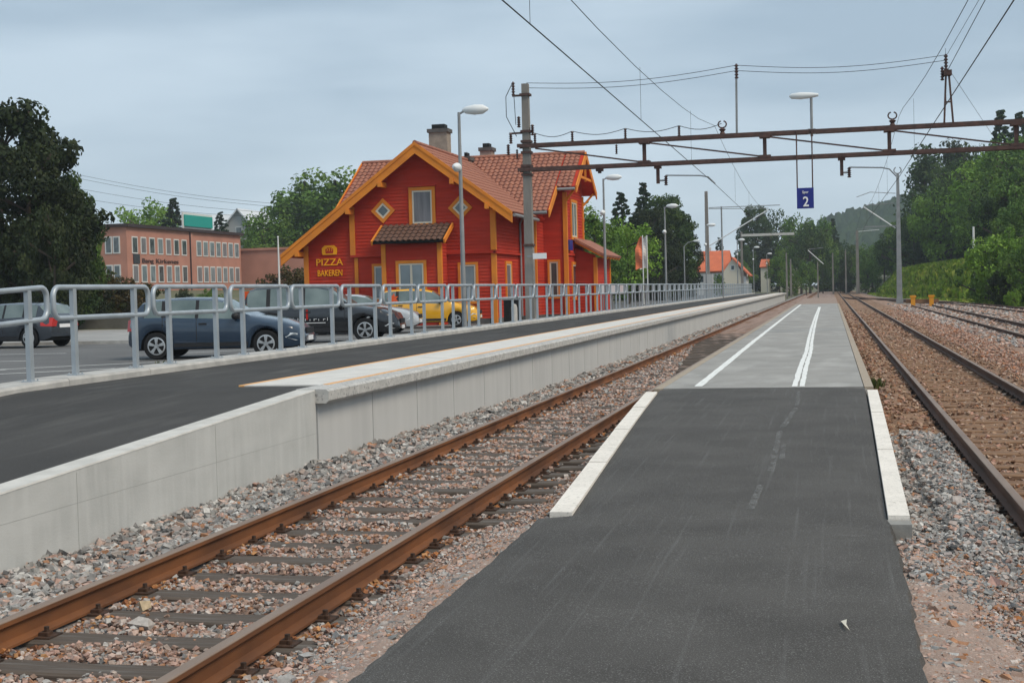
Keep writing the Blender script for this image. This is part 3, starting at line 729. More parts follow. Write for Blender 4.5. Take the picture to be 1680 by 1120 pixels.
def post(x, y, z0, z1, wx=.19, wy=.19): return MB().box(x-wx/2, x+wx/2, y-wy/2, y+wy/2, z0, z1).build('corner_board', 'house_orange', house)
post(-20.98, 59.93, 3.55, zr(-21)-.0, .24, .14); post(-20.86, 60.0, GZ, 3.5, .17, .12); post(-23.26, 60.02, GZ, zr(-23.26)-.02, .22, .16)
post(-14.45, 59.93, 3.66, 5.75, .24, .18); post(-14.47, 60.0, GZ, 3.55, .22, .16)
post(-13.66, 64.9, GZ, 5.75, .2, .16); post(-12.53, 66.92, GZ, 6.55, .2, .18); post(-12.53, 71.66, GZ, 6.6, .18, .18)
mb = MB(); mb.box(-21.1, -14.36, 59.84, 59.94, 3.52, 3.62); mb.box(-14.46, -14.30, 59.84, 64.9, 3.50, 3.60); mb.box(-12.54, -12.44, 66.86, 71.7, 3.50, 3.60)
mb.build('string_course', 'house_red', house)
def window(place, s0, s1, z0, z1, glass='glass', trim=.14, mull=1, parent=house, name='window'):
    q = MB()
    def fr(m_, a, b, c_, d_, t, o0, o1):
        for (u0, u1, v0, v1) in ((a, a+t, c_, d_), (b-t, b, c_, d_), (a+t, b-t, c_, c_+t), (a+t, b-t, d_-t, d_)):
            P = [place(u0, v0, o0), place(u1, v0, o0), place(u1, v1, o0), place(u0, v1, o0), place(u0, v0, o1), place(u1, v0, o1), place(u1, v1, o1), place(u0, v1, o1)]
            m_.add(P, [(3,2,1,0),(4,5,6,7),(0,1,5,4),(1,2,6,5),(2,3,7,6),(3,0,4,7)])
    fr(q, s0, s1, z0, z1, trim, .0, .085)
    w_ = q.build(name, 'house_orange', parent)
    f = MB(); a, b, c_, d_ = s0+trim+.003, s1-trim-.003, z0+trim+.003, z1-trim-.003
    fr(f, a, b, c_, d_, .07, .0, .065)
    for k in range(1, mull):
        xm = a+(b-a)*k/mull; fr(f, xm-.045, xm+.045, c_+.071, d_-.071, .04, .0, .062)
    f.build('frame', 'frame_cream', w_)
    g = MB(); g.add([place(a+.05, c_+.05, .042), place(b-.05, c_+.05, .042), place(b-.05, d_-.05, .042), place(a+.05, d_-.05, .042)], [(0, 1, 2, 3)])
    g.build('pane', glass, w_); return w_
window(front(59.93), -18.28, -17.06, 4.78, 6.55, 'curtain', .15, 1)
MB().box(-18.34, -17.0, 59.78, 59.9, 6.57, 6.63).build('window_cap', 'house_red', house)
for cx in (-19.5, -15.92):                      # diamond windows
    def dia(r0, r1, o0, o1, m_):
        A = [(0, r0), (r0, 0), (0, -r0), (-r0, 0)]; B = [(0, r1), (r1, 0), (0, -r1), (-r1, 0)]
        for i in range(4):
            j = (i+1) % 4; P = [(cx+A[i][0], 59.93-o1, 5.56+A[i][1]), (cx+A[j][0], 59.93-o1, 5.56+A[j][1]), (cx+B[j][0], 59.93-o1, 5.56+B[j][1]), (cx+B[i][0], 59.93-o1, 5.56+B[i][1])]
            P += [(p[0], 59.93-o0, p[2]) for p in P]; m_.add(P, [(0,1,2,3),(7,6,5,4),(0,4,5,1),(1,5,6,2),(2,6,7,3),(3,7,4,0)])
    m_ = MB(); dia(.56, .36, .0, .085, m_); w_ = m_.build('diamond_window', 'house_orange', house)
    m_ = MB(); dia(.357, .25, .0, .07, m_); m_.build('frame', 'frame_cream', w_)
    MB().add([(cx, 59.885, 5.56+.27), (cx+.27, 59.885, 5.56), (cx, 59.885, 5.56-.27), (cx-.27, 59.885, 5.56)], [(0, 1, 2, 3)]).build('pane', 'glass', w_)
window(front(60), -20.12, -19.30, 1.5, 3.2, 'glass_pale', .1); window(front(60), -16.12, -15.20, 1.3, 3.15, 'glass_pale', .11, 1)
window(side(-14.45), 61.9, 63.1, 1.3, 3.2, 'glass_pale', .13); window(front(66.92), -13.45, -12.83, 1.4, 3.3, 'glass', .1)
window(side(-12.53), 68.2, 69.9, 4.3, 6.3, 'glass_pale', .14, 2); window(side(-12.53), 68.2, 69.6, 1.3, 3.2, 'glass', .14, 1)
# vestibule with its own little roof
mb = MB(); clad(mb, [(-19.22, GZ+.2), (-16.62, GZ+.2), (-16.62, 4.0), (-19.22, 4.0)], front(58.9)); mb.box(-19.2, -16.64, 58.91, 59.95, GZ, 3.98)
vb = mb.build('vestibule', 'house_red', house)
clad(mb2 := MB(), [(58.9, GZ+.2), (59.95, GZ+.2), (59.95, 4.0), (58.9, 4.0)], side(-16.62)); mb2.build('clad_side', 'house_red', vb)
for xx in (-19.2, -16.64): MB().box(xx-.1, xx+.1, 58.82, 58.98, GZ, 4.02).build('corner_board', 'house_orange', vb)
window(front(58.9), -18.65, -17.25, 1.0, 3.28, 'glass_pale', .13, 2, parent=house, name='double_window')
# ---- roofs: boards under tiles
def slab(P, th, name, mt, parent):
    P = [Vector(p) for p in P]; n = (P[1]-P[0]).cross(P[2]-P[0]).normalized()
    if n.z < 0: n = -n
    return MB().add([*(p for p in P), *(p-n*th for p in P)], [(0,1,2,3),(7,6,5,4),(0,4,5,1),(1,5,6,2),(2,6,7,3),(3,7,4,0)]).build(name, mt, parent)
YF, YB_ = 59.25, 69.3
slab([(HX, YF, HZ), (-13.5, YF, main_z(-13.5)), (-13.5, YB_, main_z(-13.5)), (HX, YB_, HZ)], .16, 'roof_deck', 'house_red', house)
slab([(HX, YF, HZ), (-24.1, YF, main_z(-24.1)), (-24.1, YB_, main_z(-24.1)), (HX, YB_, HZ)], .16, 'roof_deck', 'house_red', house)
for (xa, xb, yb) in ((-23.6, -12.84, 64.35), (-12.84, -11.88, 66.35)):
    for s in (-1, 1):
        ye = WY+s*(WY-yb)
        slab([(xa, WY, WZ), (xb, WY, WZ), (xb, ye, wing_z(ye)), (xa, ye, wing_z(ye))], .15, 'roof_deck', 'house_red', house)
TW, TLn = .26, .345
tm = MB(); prof = [(-.5, .0), (-.28, .05), (0, .052), (.22, .012), (.36, .0), (.5, .012)]
for vv, lift in ((-.5, .035), (.54, .0)):
    tm.v += [(p[0]*TW, vv*TLn, p[1]+lift) for p in prof]
tm.v += [(p[0]*TW, -.5*TLn, p[1]+.0) for p in prof]
for k in range(5): tm.f += [(k, k+1, 7+k, 6+k), (12+k, 13+k, k+1, k)]
TILE = tm.mesh('roof_tile', 'tile'); TV = [Vector(v.co) for v in TILE.vertices]; TF = [tuple(p.vertices) for p in TILE.polygons]
tiles = []
def tile_plane(o, u, v, nu, nv, test):
    u, v = Vector(u).normalized(), Vector(v).normalized(); n = u.cross(v).normalized(); o = Vector(o)
    for i in range(nv):
        for j in range(nu):
            p = o+u*((j+.5)*TW)+v*((i+.45)*TLn)+n*.012
            if test(p): tiles.append((p, u, v, n))
inside_w = lambda x: -23.6 < x < -11.88
# main right slope: u runs along +Y
tile_plane((-13.44, YF+.05, main_z(-13.44)), (0, 1, 0), (-1, 0, MS), 38, 15, lambda p: p.y > WY-4.9 and p.z > wing_z(p.y)-.02 or p.y <= WY-4.9)
# wing front slope (u along +X, up-slope +Y)
tile_plane((-23.55, 64.3, wing_z(64.3)), (1, 0, 0), (0, 1, WS), 41, 17, lambda p: p.z > main_z(p.x)-.02 or p.x < -24)
tile_plane((-12.84, 66.3, wing_z(66.3)), (1, 0, 0), (0, 1, WS), 3, 10, lambda p: True)
cam_v = Vector((0, 0, EYE)); tiles.sort(key=lambda t: (t[0]-cam_v).length)
rest = MB()
for i, (p, u, v, n) in enumerate(tiles):
    M_ = Matrix((u, v, n)).transposed()
    if i < 300:
        o = link('roof_tile', TILE, house); o.location = p-house.location; o.rotation_euler = M_.to_euler()
    else: rest.add([p+M_ @ q for q in TV], TF)
rest.build('roof_tiles', 'tile', house, kind='stuff')
mb = MB(); mb.tube([(HX, YF, HZ+.04), (HX, 69, HZ+.04)], .11, 8); mb.tube([(-23.6, WY, WZ+.04), (-11.9, WY, WZ+.04)], .11, 8); mb.build('ridge_tiles', 'tile', house)
# porch roof
pr = slab([(-19.55, 58.35, 4.10), (-16.28, 58.35, 4.10), (-16.28, 59.86, 4.86), (-19.55, 59.86, 4.86)], .09, 'porch_roof', 'black', house)
mb = MB()
pu, pvv = Vector((1, 0, 0)), Vector((0, 1.51, .76)).normalized(); pn = pu.cross(pvv)
for i in range(5):
    for j in range(12):
        p = Vector((-19.5, 58.33, 4.10))+pu*((j+.5)*TW)+pvv*((i+.5)*TLn)+pn*.012; M_ = Matrix((pu, pvv, pn)).transposed()
        o = link('roof_tile', bpy.data.meshes['porch_tile'] if 'porch_tile' in bpy.data.meshes else None, pr) if 'porch_tile' in bpy.data.meshes else None
        if o is None:
            pt = TILE.copy(); pt.name = 'porch_tile'; pt.materials.clear(); pt.materials.append(MATS['tile_brown']); o = link('roof_tile', pt, pr)
        o.location = p-house.location; o.rotation_euler = M_.to_euler()
for xx in (-19.56, -16.27): MB().bar((xx, 58.32, 4.06), (xx, 59.84, 4.83), .07, .2).build('barge_board', 'house_orange', pr)
# barge boards, purlin ends, gutters
def barge(a, b, hgt=.42, th=.07, y=YF-.05):
    a, b = Vector((a[0], y, a[1])), Vector((b[0], y, b[1]))
    q = MB().add([(p.x, y+t, p.z+dz) for t in (0, th) for p, dz in ((a, .06), (b, .06), (b, .06-hgt), (a, .06-hgt))], [(0,1,2,3),(7,6,5,4),(0,4,5,1),(1,5,6,2),(2,6,7,3),(3,7,4,0)]).build('barge_board', 'house_orange', house)
    MB().add([(p.x, y+t, p.z+dz) for t in (-.035, -.002) for p, dz in ((a, .075), (b, .075), (b, -.09), (a, -.09))], [(0,1,2,3),(7,6,5,4),(0,4,5,1),(1,5,6,2),(2,6,7,3),(3,7,4,0)]).build('upper_board', 'house_orange', q)
barge((HX, HZ), (-13.42, main_z(-13.42)), .50); barge((HX, HZ), (-24.18, main_z(-24.18)), .50)
for xx in (-23.4, -20.95, -19.4, -16.1, -14.55):
    MB().box(xx-.09, xx+.09, YF-.10, 59.9, main_z(xx)-.62, main_z(xx)-.40).build('purlin_end', 'house_orange', house)
def barge_x(ya, yb, X, hgt=.36):
    za, zb = wing_z(ya), wing_z(yb)
    return MB().add([(X+t, p[0], p[1]+dz) for t in (0, .06) for p, dz in (((ya, za), .08), ((yb, zb), .08), ((yb, zb), .08-hgt), ((ya, za), .08-hgt))], [(0,1,2,3),(7,6,5,4),(0,4,5,1),(1,5,6,2),(2,6,7,3),(3,7,4,0)]).build('barge_board', 'house_orange', house)
barge_x(WY, 64.28, -23.66); barge_x(WY, 66.28, -11.87); barge_x(WY, 72.3, -11.87); barge_x(66.3, 64.28, -12.83)
mb = MB(); mb.bar((-11.9, 67.6, 7.35), (-11.9, 71.0, 7.35), .08, .12); mb.bar((-11.9, WY, 7.2), (-11.9, WY, 8.5), .09, .09); mb.bar((-11.95, 66.7, 6.75), (-12.5, 66.9, 6.1), .08, .1); mb.bar((-11.95, 71.9, 6.75), (-12.5, 71.7, 6.1), .08, .1)
mb.build('gable_truss', 'house_orange', house)
mb = MB(); mb.tube([(-13.36, YF+.1, 5.13), (-13.36, 64.5, 5.13)], .075, 8); mb.tube([(-14.3, 64.26, 5.46), (-12.9, 64.26, 5.46)], .075, 8); mb.tube([(-12.8, 66.25, 6.66), (-11.9, 66.25, 6.66)], .07, 8); mb.tube([(-14.0, 64.4, 5.4), (-14.3, 64.75, 5.0), (-14.3, 64.75, .6)], .05, 8)
mb.build('gutter', 'galv_grey', house)
# lean-to porch towards the tracks
mb = MB(); clad(mb, [(69.2, GZ+.1), (73.6, GZ+.1), (73.6, 3.4), (69.2, 3.4)], side(-11.45)); clad(mb, [(-12.5, GZ+.1), (-11.45, GZ+.1), (-11.45, 3.5), (-12.5, 3.9)], front(69.2)); mb.box(-12.5, -11.47, 69.25, 73.6, GZ, 3.35)
lp = mb.build('lean_to', 'house_red', house)
ls = slab([(-12.5, 68.7, 4.42), (-12.5, 74, 4.42), (-10.85, 74, 3.5), (-10.85, 68.7, 3.5)], .12, 'lean_to_roof', 'tile', house)
for k in range(6): MB().bar((-12.4, 68.8+k*.95, 4.2), (-10.9, 68.8+k*.95, 3.36), .09, .13).build('rafter', 'house_orange', ls)
for yy in (69.2, 73.5): MB().box(-11.56, -11.38, yy-.09, yy+.09, GZ, 3.4).build('corner_board', 'house_orange', lp)
MB().box(-12.44, -12.36, 67.0, 67.9, 3.75, 4.25).build('wall_sign', 'sign_blue', house)
# chimneys
for (px, py0, py1, Y, wd) in ((721, 205, 262, 66.0, .92), (799, 236, 262, 71.3, .62), (766, 251, 268, 68.6, .42)):
    t_ = at_y(px, py0, Y); b_ = at_y(px, py1, Y)
    q = MB().box(t_.x-wd/2, t_.x+wd/2, Y-.35, Y+.35, b_.z-.3, t_.z-.22).build('chimney', 'chimney', house)
    MB().box(t_.x-wd/2-.07, t_.x+wd/2+.07, Y-.42, Y+.42, t_.z-.40, t_.z-.22).build('chimney_collar', 'plinth', q)
    MB().box(t_.x-wd/2+.14, t_.x+wd/2-.14, Y-.28, Y+.28, t_.z-.22, t_.z).build('chimney_cap', 'black', q)
# lettering on the lean-to front
def letters(txt, x, y, z, size, parent, width, mt='letter', bold=.0, name='lettering'):
    me = text_mesh(txt, size, mt, .012, 1.0, bold); xs_ = [v.co.x for v in me.vertices]; k = width/(max(xs_)-min(xs_))
    o = link(name, me, parent); off = Vector((0, 0, 0)); p = parent
    while p is not None: off = off+p.location; p = p.parent
    o.location = Vector((x, y, z))-off; o.rotation_euler = (PI/2, 0, 0); o.scale = (k, 1, 1); return o
letters('PIZZA', -22.80, 59.965, 3.20, .44, house, 1.28, bold=.003); letters('BAKEREN', -22.74, 59.965, 2.72, .40, house, 1.18, bold=.003)
mb = MB(); ow = [(-.33, 0), (.33, 0), (.36, .10), (.36, .30), (.22, .42), (-.22, .42), (-.36, .30), (-.36, .10)]
mb.prism([(-22.12+a, 3.68+b) for a, b in ow], 59.94, 59.975); lo_ = mb.build('oven_emblem', 'letter', house)
mb = MB().prism([(-22.12+a*.52, 3.74+b*.62) for a, b in ow], 59.93, 59.9395); eb = mb.build('emblem_opening', 'house_red', lo_)
mb = MB()
for k in range(3): mb.tube([(-22.24+k*.11, 59.925, 3.84), (-22.20+k*.11, 59.925, 3.92), (-22.25+k*.11, 59.925, 3.97)], .016, 5)
mb.build('emblem_steam', 'letter', lo_)

# ------------------------------------------------------------------ catenary gantry
GY = 47.8
g = empty('catenary_gantry', (-10.25, GY, .4), label='concrete mast carrying a brown steel lattice beam across the tracks', cat='gantry')
mb = MB()
def taper(m_, x, y, z0, z1, w0, w1):
    m_.add([(x-w0, y-w0, z0), (x+w0, y-w0, z0), (x+w0, y+w0, z0), (x-w0, y+w0, z0), (x-w1, y-w1, z1), (x+w1, y-w1, z1), (x+w1, y+w1, z1), (x-w1, y+w1, z1)], [(3,2,1,0),(4,5,6,7),(0,1,5,4),(1,2,6,5),(2,3,7,6),(3,0,4,7)])
taper(mb, -10.25, GY, .2, 9.0, .165, .115); mb.build('mast', 'mast_concrete', g)
mb = MB(); taper(mb, 15.2, GY, -.3, 9.0, .165, .115); mb.build('mast', 'mast_concrete', g)
def chord(z, name):
    q = MB()
    for s in (-1, 1): q.bar((-10.55, GY+s*.20, z), (15.4, GY+s*.20, z), .06, .125)
    return q.build(name, 'steel_brown', g)
chord(6.85, 'upper_chord'); chord(6.02, 'lower_chord')
PX = [-6.14, -2.08, 1.96, 5.92, 9.95]
for x in PX:
    q = MB(); q.bar((x, GY, 6.0), (x, GY, 6.85), .12, .12); q.box(x-.2, x+.2, GY-.24, GY+.24, 6.06, 6.14); q.box(x-.17, x+.17, GY-.24, GY+.24, 6.72, 6.79); q.build('lattice_post', 'steel_brown', g)
for a, b in zip([-10.1]+PX, PX+[14.9]):
    up = a < 2.5
    q = MB(); q.bar((a+.15, GY, 6.75 if up else 6.1), (b-.15, GY, 6.12 if up else 6.74), .05, .05); q.build('diagonal', 'steel_brown', g)
mb = MB()                                    # clamps on the mast
for z in (8.62, 7.35, 7.0, 6.62, 6.15, 5.85, 3.4): mb.box(-10.43, -10.07, GY-.18, GY+.18, z-.04, z+.04)
mb.box(-10.72, -10.3, GY-.05, GY+.05, 8.58, 8.64); mb.box(-10.85, -10.1, GY-.05, GY+.05, 7.28, 7.34); mb.build('mast_clamp', 'steel_brown', g)
def insulator(x, y, z0, z1, r, parent, name='insulator'):
    q = MB(); n = 5; prof = []
    for k in range(n):
        a = z0+(z1-z0)*k/n; d = (z1-z0)/n; prof += [(r*.5, a), (r, a+d*.3), (r*.5, a+d*.75)]
    q.lathe(prof+[(r*.4, z1)], (x, y, 0), 10); return q.build(name, 'insulator', parent)
insulator(-10.68, GY, 8.62, 9.1, .07, g)
for (x, z) in ((-10.8, 6.95), (-10.5, 7.5), (-10.02, 7.2), (-10.9, 6.55)): insulator(x, GY-.05, z, z+.38, .075, g)
for x in (-8.63, -6.78, -4.94, -9.95): insulator(x, GY, 6.93, 7.28, .06, g)
for x in (-7.1, -10.6): insulator(x, GY, 6.42, 6.75, .05, g)
mb = MB(); mb.tube([(-10.68, GY, 9.1), (-10.95, GY, 8.6), (-10.95, GY, 7.9), (-10.6, GY, 7.2)], .014, 5); mb.tube([(-10.66, GY, 8.6), (-10.62, GY, 7.6)], .012, 5)
for a, b in ((-9.95, -8.63), (-8.63, -6.78), (-6.78, -4.94), (-4.94, -3.5)):
    mb.tube([(a+(b-a)*k/8, GY, 7.28-.16*math.sin(PI*k/8)) for k in range(9)], .012, 5)
mb.build('jumper_cable', 'wire', g)
for x, ln in ((-5.69, .62), (.42, .62), (-7.7, .18)):
    q = MB(); q.bar((x, GY, 5.97), (x, GY, 5.97-ln), .11, .11); q.box(x-.12, x+.12, GY-.12, GY+.12, 5.86, 5.94); q.build('drop_post', 'steel_brown', g)
for (xa, xb) in ((-5.42, -3.75), (.66, 2.16)):  # registration arms
    insulator(xa, GY, 5.28, 5.62, .075, g)
    q = MB(); q.tube([(xa, GY, 5.62), (xa+(xb-xa)*.7, GY, 5.56), (xa+(xb-xa)*.86, GY, 5.50), (xb, GY, 5.26)], .022, 6); q.tube([(xa-.27, GY, 5.45), (xa, GY, 5.45)], .03, 6); q.build('registration_arm', 'galv_grey', g)
for x in (-3.48, 2.07):                       # ring shaped messenger supports
    q = MB(); q.lathe([(.10, 6.93), (.06, 7.0), (.12, 7.08), (.05, 7.12)], (x, GY, 0), 8)
    q.tube([(x+.14*math.cos(a), GY, 7.25+.12*math.sin(a)) for a in [math.radians(-250+32*k) for k in range(11)]], .024, 6); q.build('messenger_clamp', 'steel_brown', g)
q = MB(); q.bar((-3.0, GY, 6.9), (-2.98, GY, 8.75), .07, .07); q.build('feeder_post', 'galv_grey', g); insulator(-2.97, GY, 8.75, 9.25, .075, g)
q = MB(); q.bar((3.70, GY, 6.9), (3.78, GY, 8.6), .06, .06); q.bar((3.98, GY, 6.9), (3.86, GY, 8.6), .06, .06); q.bar((3.72, GY, 7.6), (3.94, GY, 7.6), .05, .05); q.box(3.7, 3.95, GY-.15, GY+.15, 8.45, 8.62); q.build('feeder_post', 'steel_brown', g)
insulator(3.78, GY, 8.62, 9.15, .075, g); insulator(3.66, GY, 8.3, 8.75, .07, g)
q = MB()
for z0, z1, z2, dz in ((9.05, 9.2, 9.12, 0), (8.88, 9.02, 8.95, 0)):
    for (xa, xb, za, zb) in ((-10.2, -2.97, z0-.02, z1), (-2.97, 3.78, z1, z2)):
        q.tube([(xa+(xb-xa)*k/14, GY, za+(zb-za)*k/14-.22*math.sin(PI*k/14)) for k in range(15)], .010, 5)
q.build('cross_wire', 'wire', g)
# lamp on the gantry
q = MB(); q.tube([(-.53, GY, 6.7), (-.53, GY, 8.05)], .045, 8); q.box(-.66, -.4, GY-.14, GY+.14, 6.78, 6.94); lg = q.build('gantry_lamp', 'galv_grey', label='small lamp on a short post on top of the steel beam', cat='lamp')
MB().lathe([(.02, -.98), (.09, -.9), (.12, -.6), (.10, -.3), (.05, -.02)], (-.53+.26, GY, 8.06), 10, 'x').build('lamp_head', 'lamp_white', lg, smooth=50)
# hanging platform sign
sg = empty('platform_sign', (-.78, GY, 4.3), label='blue platform sign reading Spor 2 hanging on two rods', cat='sign')
for x in (-1.03, -.53): MB().tube([(x, GY-.26, 4.9), (x, GY-.26, 6.9)], .022, 6).build('hanger_rod', 'steel_brown', sg)
mb = MB().box(-1.05, -.50, GY-.31, GY-.21, 4.30, 4.98); mb.build('sign_panel', 'sign_blue', sg)
letters('Spor', -.87, GY-.323, 4.80, .12, sg, .20, 'sign_white', .002); letters('2', -.86, GY-.323, 4.37, .46, sg, .19, 'sign_white', .006)
# ------------------------------------------------------------------ wires along the tracks
def wire(label, pts, r=.009, extra=None):
    mb = MB().tube(pts, r, 5); o = mb.build('overhead_wire', 'wire', label=label, cat='wire')
    return o
def catenary(x, label_c, label_m):
    wire(label_c, [(x+.12, -12, 5.25), (x+.12, 20, 5.25), (x+.10, GY, 5.25), (x-.1, 80, 5.25), (x+.05, 105, 5.25), (x, 165, 5.25), (x, 300, 5.25)], .0095)
    P = []
    for (a, b) in ((-10, GY), (GY, 105), (105, 165), (165, 225), (225, 300)):
        for k in range(12):
            t_ = k/12; P.append((x+.12*(1-t_)+(.0 if b > GY else .0), a+(b-a)*t_, 7.22-1.0*4*t_*(1-t_)))
    P.append((x, 300, 7.22)); wire(label_m, P, .007)
    for yd in (8.3, 17.9, 28.8, 39.5, 58, 68, 78, 90):
        a, b = (-10, GY) if yd < GY else (GY, 105); t_ = (yd-a)/(b-a)
        wire('thin vertical dropper between the contact and messenger wires', [(x+.11, yd, 5.25), (x+.11, yd, 7.22-4*t_*(1-t_))], .004)['group'] = 'droppers of the overhead line'
catenary(TL, 'contact wire over the track beside the high platform', 'sagging messenger wire over the track beside the high platform')
catenary(TR-.05, 'contact wire over the track right of the island platform', 'sagging messenger wire over the track right of the island platform')
wire('feeder wire ending at the two legged post on the steel beam', [(3.85, -8, 10.2), (3.84, 20, 8.75), (3.82, GY, 8.6)], .011)
wire('thin feeder wire beside the thicker one above the right hand track', [(4.2, -8, 10.6), (4.05, 20, 8.95), (3.8, GY, 9.1)], .007)
wire('thin stay wire sloping from the two legged post to the right mast', [(3.9, GY, 8.6), (15.2, GY+60, 6.5)], .007)
for ya, yb in ((283, 338), (289, 343), (306, 352), (322, 358)):
    a, b = at_y(110, ya, 95), at_y(500, yb, 95)
    wire('thin power line sagging across the sky behind the left pine', [a+(b-a)*(k/10)-Vector((0, 0, .35*math.sin(PI*k/10))) for k in range(11)], .012)['group'] = 'power lines left of the station house'

# ------------------------------------------------------------------ platform lamps
def lamp_proto():
    t = empty('platform_lamp')
    MB().tube([(0, 0, 0), (0, 0, 3.2), (0, 0, 6.45)], [.075, .062, .042], 10).build('pole', 'galv_grey', t, world=False, smooth=50)
    MB().tube([(0, 0, 6.4), (.12, 0, 6.46), (.2, 0, 6.47)], .03, 8).build('bracket', 'galv_grey', t, world=False)
    MB().lathe([(.03, .10), (.10, .2), (.145, .45), (.13, .7), (.03, .86)], (0, 0, 6.5), 12, 'x').build('lamp_head', 'lamp_white', t, world=False, smooth=50)
    MB().tube([(0, 0, 4.80), (0, -.2, 4.86)], .025, 8).build('lower_bracket', 'galv_grey', t, world=False)
    MB().lathe([(.02, -.58), (.09, -.5), (.13, -.3), (.09, -.1), (.04, .0)], (0, -.06, 4.88), 12, 'y').build('lower_lamp_head', 'lamp_white', t, world=False, smooth=50)
    return t
lamp0 = lamp_proto()
desc = ['in front of the red station house', 'just past the station house porch', 'beside the orange banner flags', 'beside the distant concrete mast', 'near the orange roofed villa', 'before the far end of the railing', 'beyond the far end of the railing']
for i, yy in enumerate((38.2, 63.8, 88.1, 117.5, 158, 191, 232)):
    o = lamp0 if i == 0 else copy_tree(lamp0); o.location = (-10.12, yy, .42)
    tag(o, 'tall grey platform lamp with two white heads '+desc[i], 'lamp', 'platform lamps behind the railing')
def street_lamp(px, pyt, Y, d, label, flip=1):
    p = at_y(px, pyt, Y); gz = float(ground_z(p.x, Y)); t = empty('street_lamp', (p.x, Y, gz), label=label, cat='lamp')
    MB().tube([(p.x, Y, gz), (p.x, Y, p.z-.3), (p.x+flip*.4, Y, p.z+.1), (p.x+flip*1.0, Y, p.z+.25)], [.08, .06, .05, .04], 8).build('pole', 'galv_grey', t)
    MB().lathe([(.04, 0), (.12, .15), (.13, .5), (.03, .75)], (p.x+flip*1.0 if flip > 0 else p.x-1.75, Y, p.z+.27), 10, 'x').build('lamp_head', 'lamp_white', t, smooth=50)
street_lamp(1026, 387, 130, 0, 'grey street lamp with curved arm before the pale green tree')
street_lamp(1122, 400, 150, 0, 'grey street lamp with curved arm left of the white villa')

# ------------------------------------------------------------------ far masts and brackets
def far_mast(x, y, top, label, arm=0, z0=-.3, w0=.17, galv=False, strut=None):
    t = empty('catenary_mast', (x, y, z0), label=label, cat='mast'); mb = MB()
    if galv:
        taper(mb, x, y, z0, top, .25, .12)
        mb.box(x-.07, x+.07, y-.262, y-.2505, z0+1.4, z0+1.6); mb.box(x-.30, x+.30, y-.30, y+.30, z0, z0+.5)
        mb.build('mast', 'galv_grey', t)
    else:
        taper(mb, x, y, z0, top, w0, w0*.65); mb.build('mast', 'mast_concrete', t)
    if strut:
        (sx, sz, ex, ez) = strut
        MB().tube([(sx, y, sz), (ex, y, ez)], .05, 6).build('cantilever_strut', 'lamp_white', t)
        MB().tube([(sx, y, ez+.25), (ex, y, ez+.1)], .03, 6).build('cantilever_tube', 'galv_grey', t)
    return t
m1 = far_mast(6.0, 130, 11.4, 'grey tapered mast with ring top beside the right hand track', galv=True, strut=(5.75, 6.6, 3.0, 8.6))
MB().tube([(6.0+.32*math.cos(a), 130, 11.75+.3*math.sin(a)) for a in [math.radians(-240+30*k) for k in range(11)]], .05, 6).build('ring_clamp', 'galv_grey', m1)
MB().tube([(5.8, 130, 9.7), (3.6, 130, 9.9), (2.4, 130, 9.5)], .03, 6).build('upper_arm', 'galv_grey', m1)
MB().box(3.0, 5.9, 129.9, 130.1, 6.75, 6.85).build('cross_bar', 'galv_grey', m1)
m2 = far_mast(-10.6, 124.5, 10.2, 'tall concrete mast with a pale cantilever strut past the banner flags', strut=(-10.4, 5.4, -5.2, 8.4), w0=.2)
MB().tube([(-9.4, 126, .3), (-9.4, 126, 8.9)], .07, 6).build('stay_post', 'galv_grey', m2)
MB().box(-10.95, -10.15, 124.0, 124.9, .4, 2.9).build('switch_cabinet', 'render_grey', m2)
MB().tube([(-10.4, 124.5, 8.75), (-4.2, 124.5, 8.75)], .035, 6).build('upper_arm', 'galv_grey', m2)
far_mast(4.4, 240, 10.5, 'distant dark mast with a flat head beside the yard throat', w0=.3, strut=(4.4, 10.3, 8.0, 10.5))
far_mast(-1.65, 190, 4.7, 'slim post with a slanting white arm beyond the island platform', w0=.1, strut=(-.9, 4.4, -2.9, 6.3))
for (px, pyt, Y, lab) in ((1290, 415, 215, 'thin grey mast left of the pair of distant masts'), (1297, 425, 240, 'thin grey mast right of the pair of distant masts'), (1366, 415, 260, 'thin grey mast before the dark distant trees'), (1387, 410, 250, 'thin grey mast next to the distant red sign')):
    p = at_y(px, pyt, Y); far_mast(p.x, Y, p.z, lab, w0=.16)
b = far_mast(-12.5, 205, 9.6, 'distant mast carrying a long pale crossbeam before the dark trees', w0=.2)
MB().box(-12.5, -5.0, 204.8, 205.2, 8.9, 9.25).build('crossbeam', 'concrete_top', b)
# yellow stop posts at the end of the siding
st = empty('track_stop', (6.75, 110.9, -.2), label='dark timber stop beam between two short yellow posts ending the siding', cat='buffer stop')
for x in (6.1, 7.45):
    MB().box(x-.16, x+.16, 110.7, 111.0, -.25, .62).build('stop_post', 'yellow_paint', st); MB().box(x-.22, x+.22, 110.66, 111.04, .56, .72).build('post_cap', 'yellow_paint', st)
MB().box(5.6, 8.0, 111.005, 111.25, .12, .42).build('stop_beam', 'sleeper_brown', st)

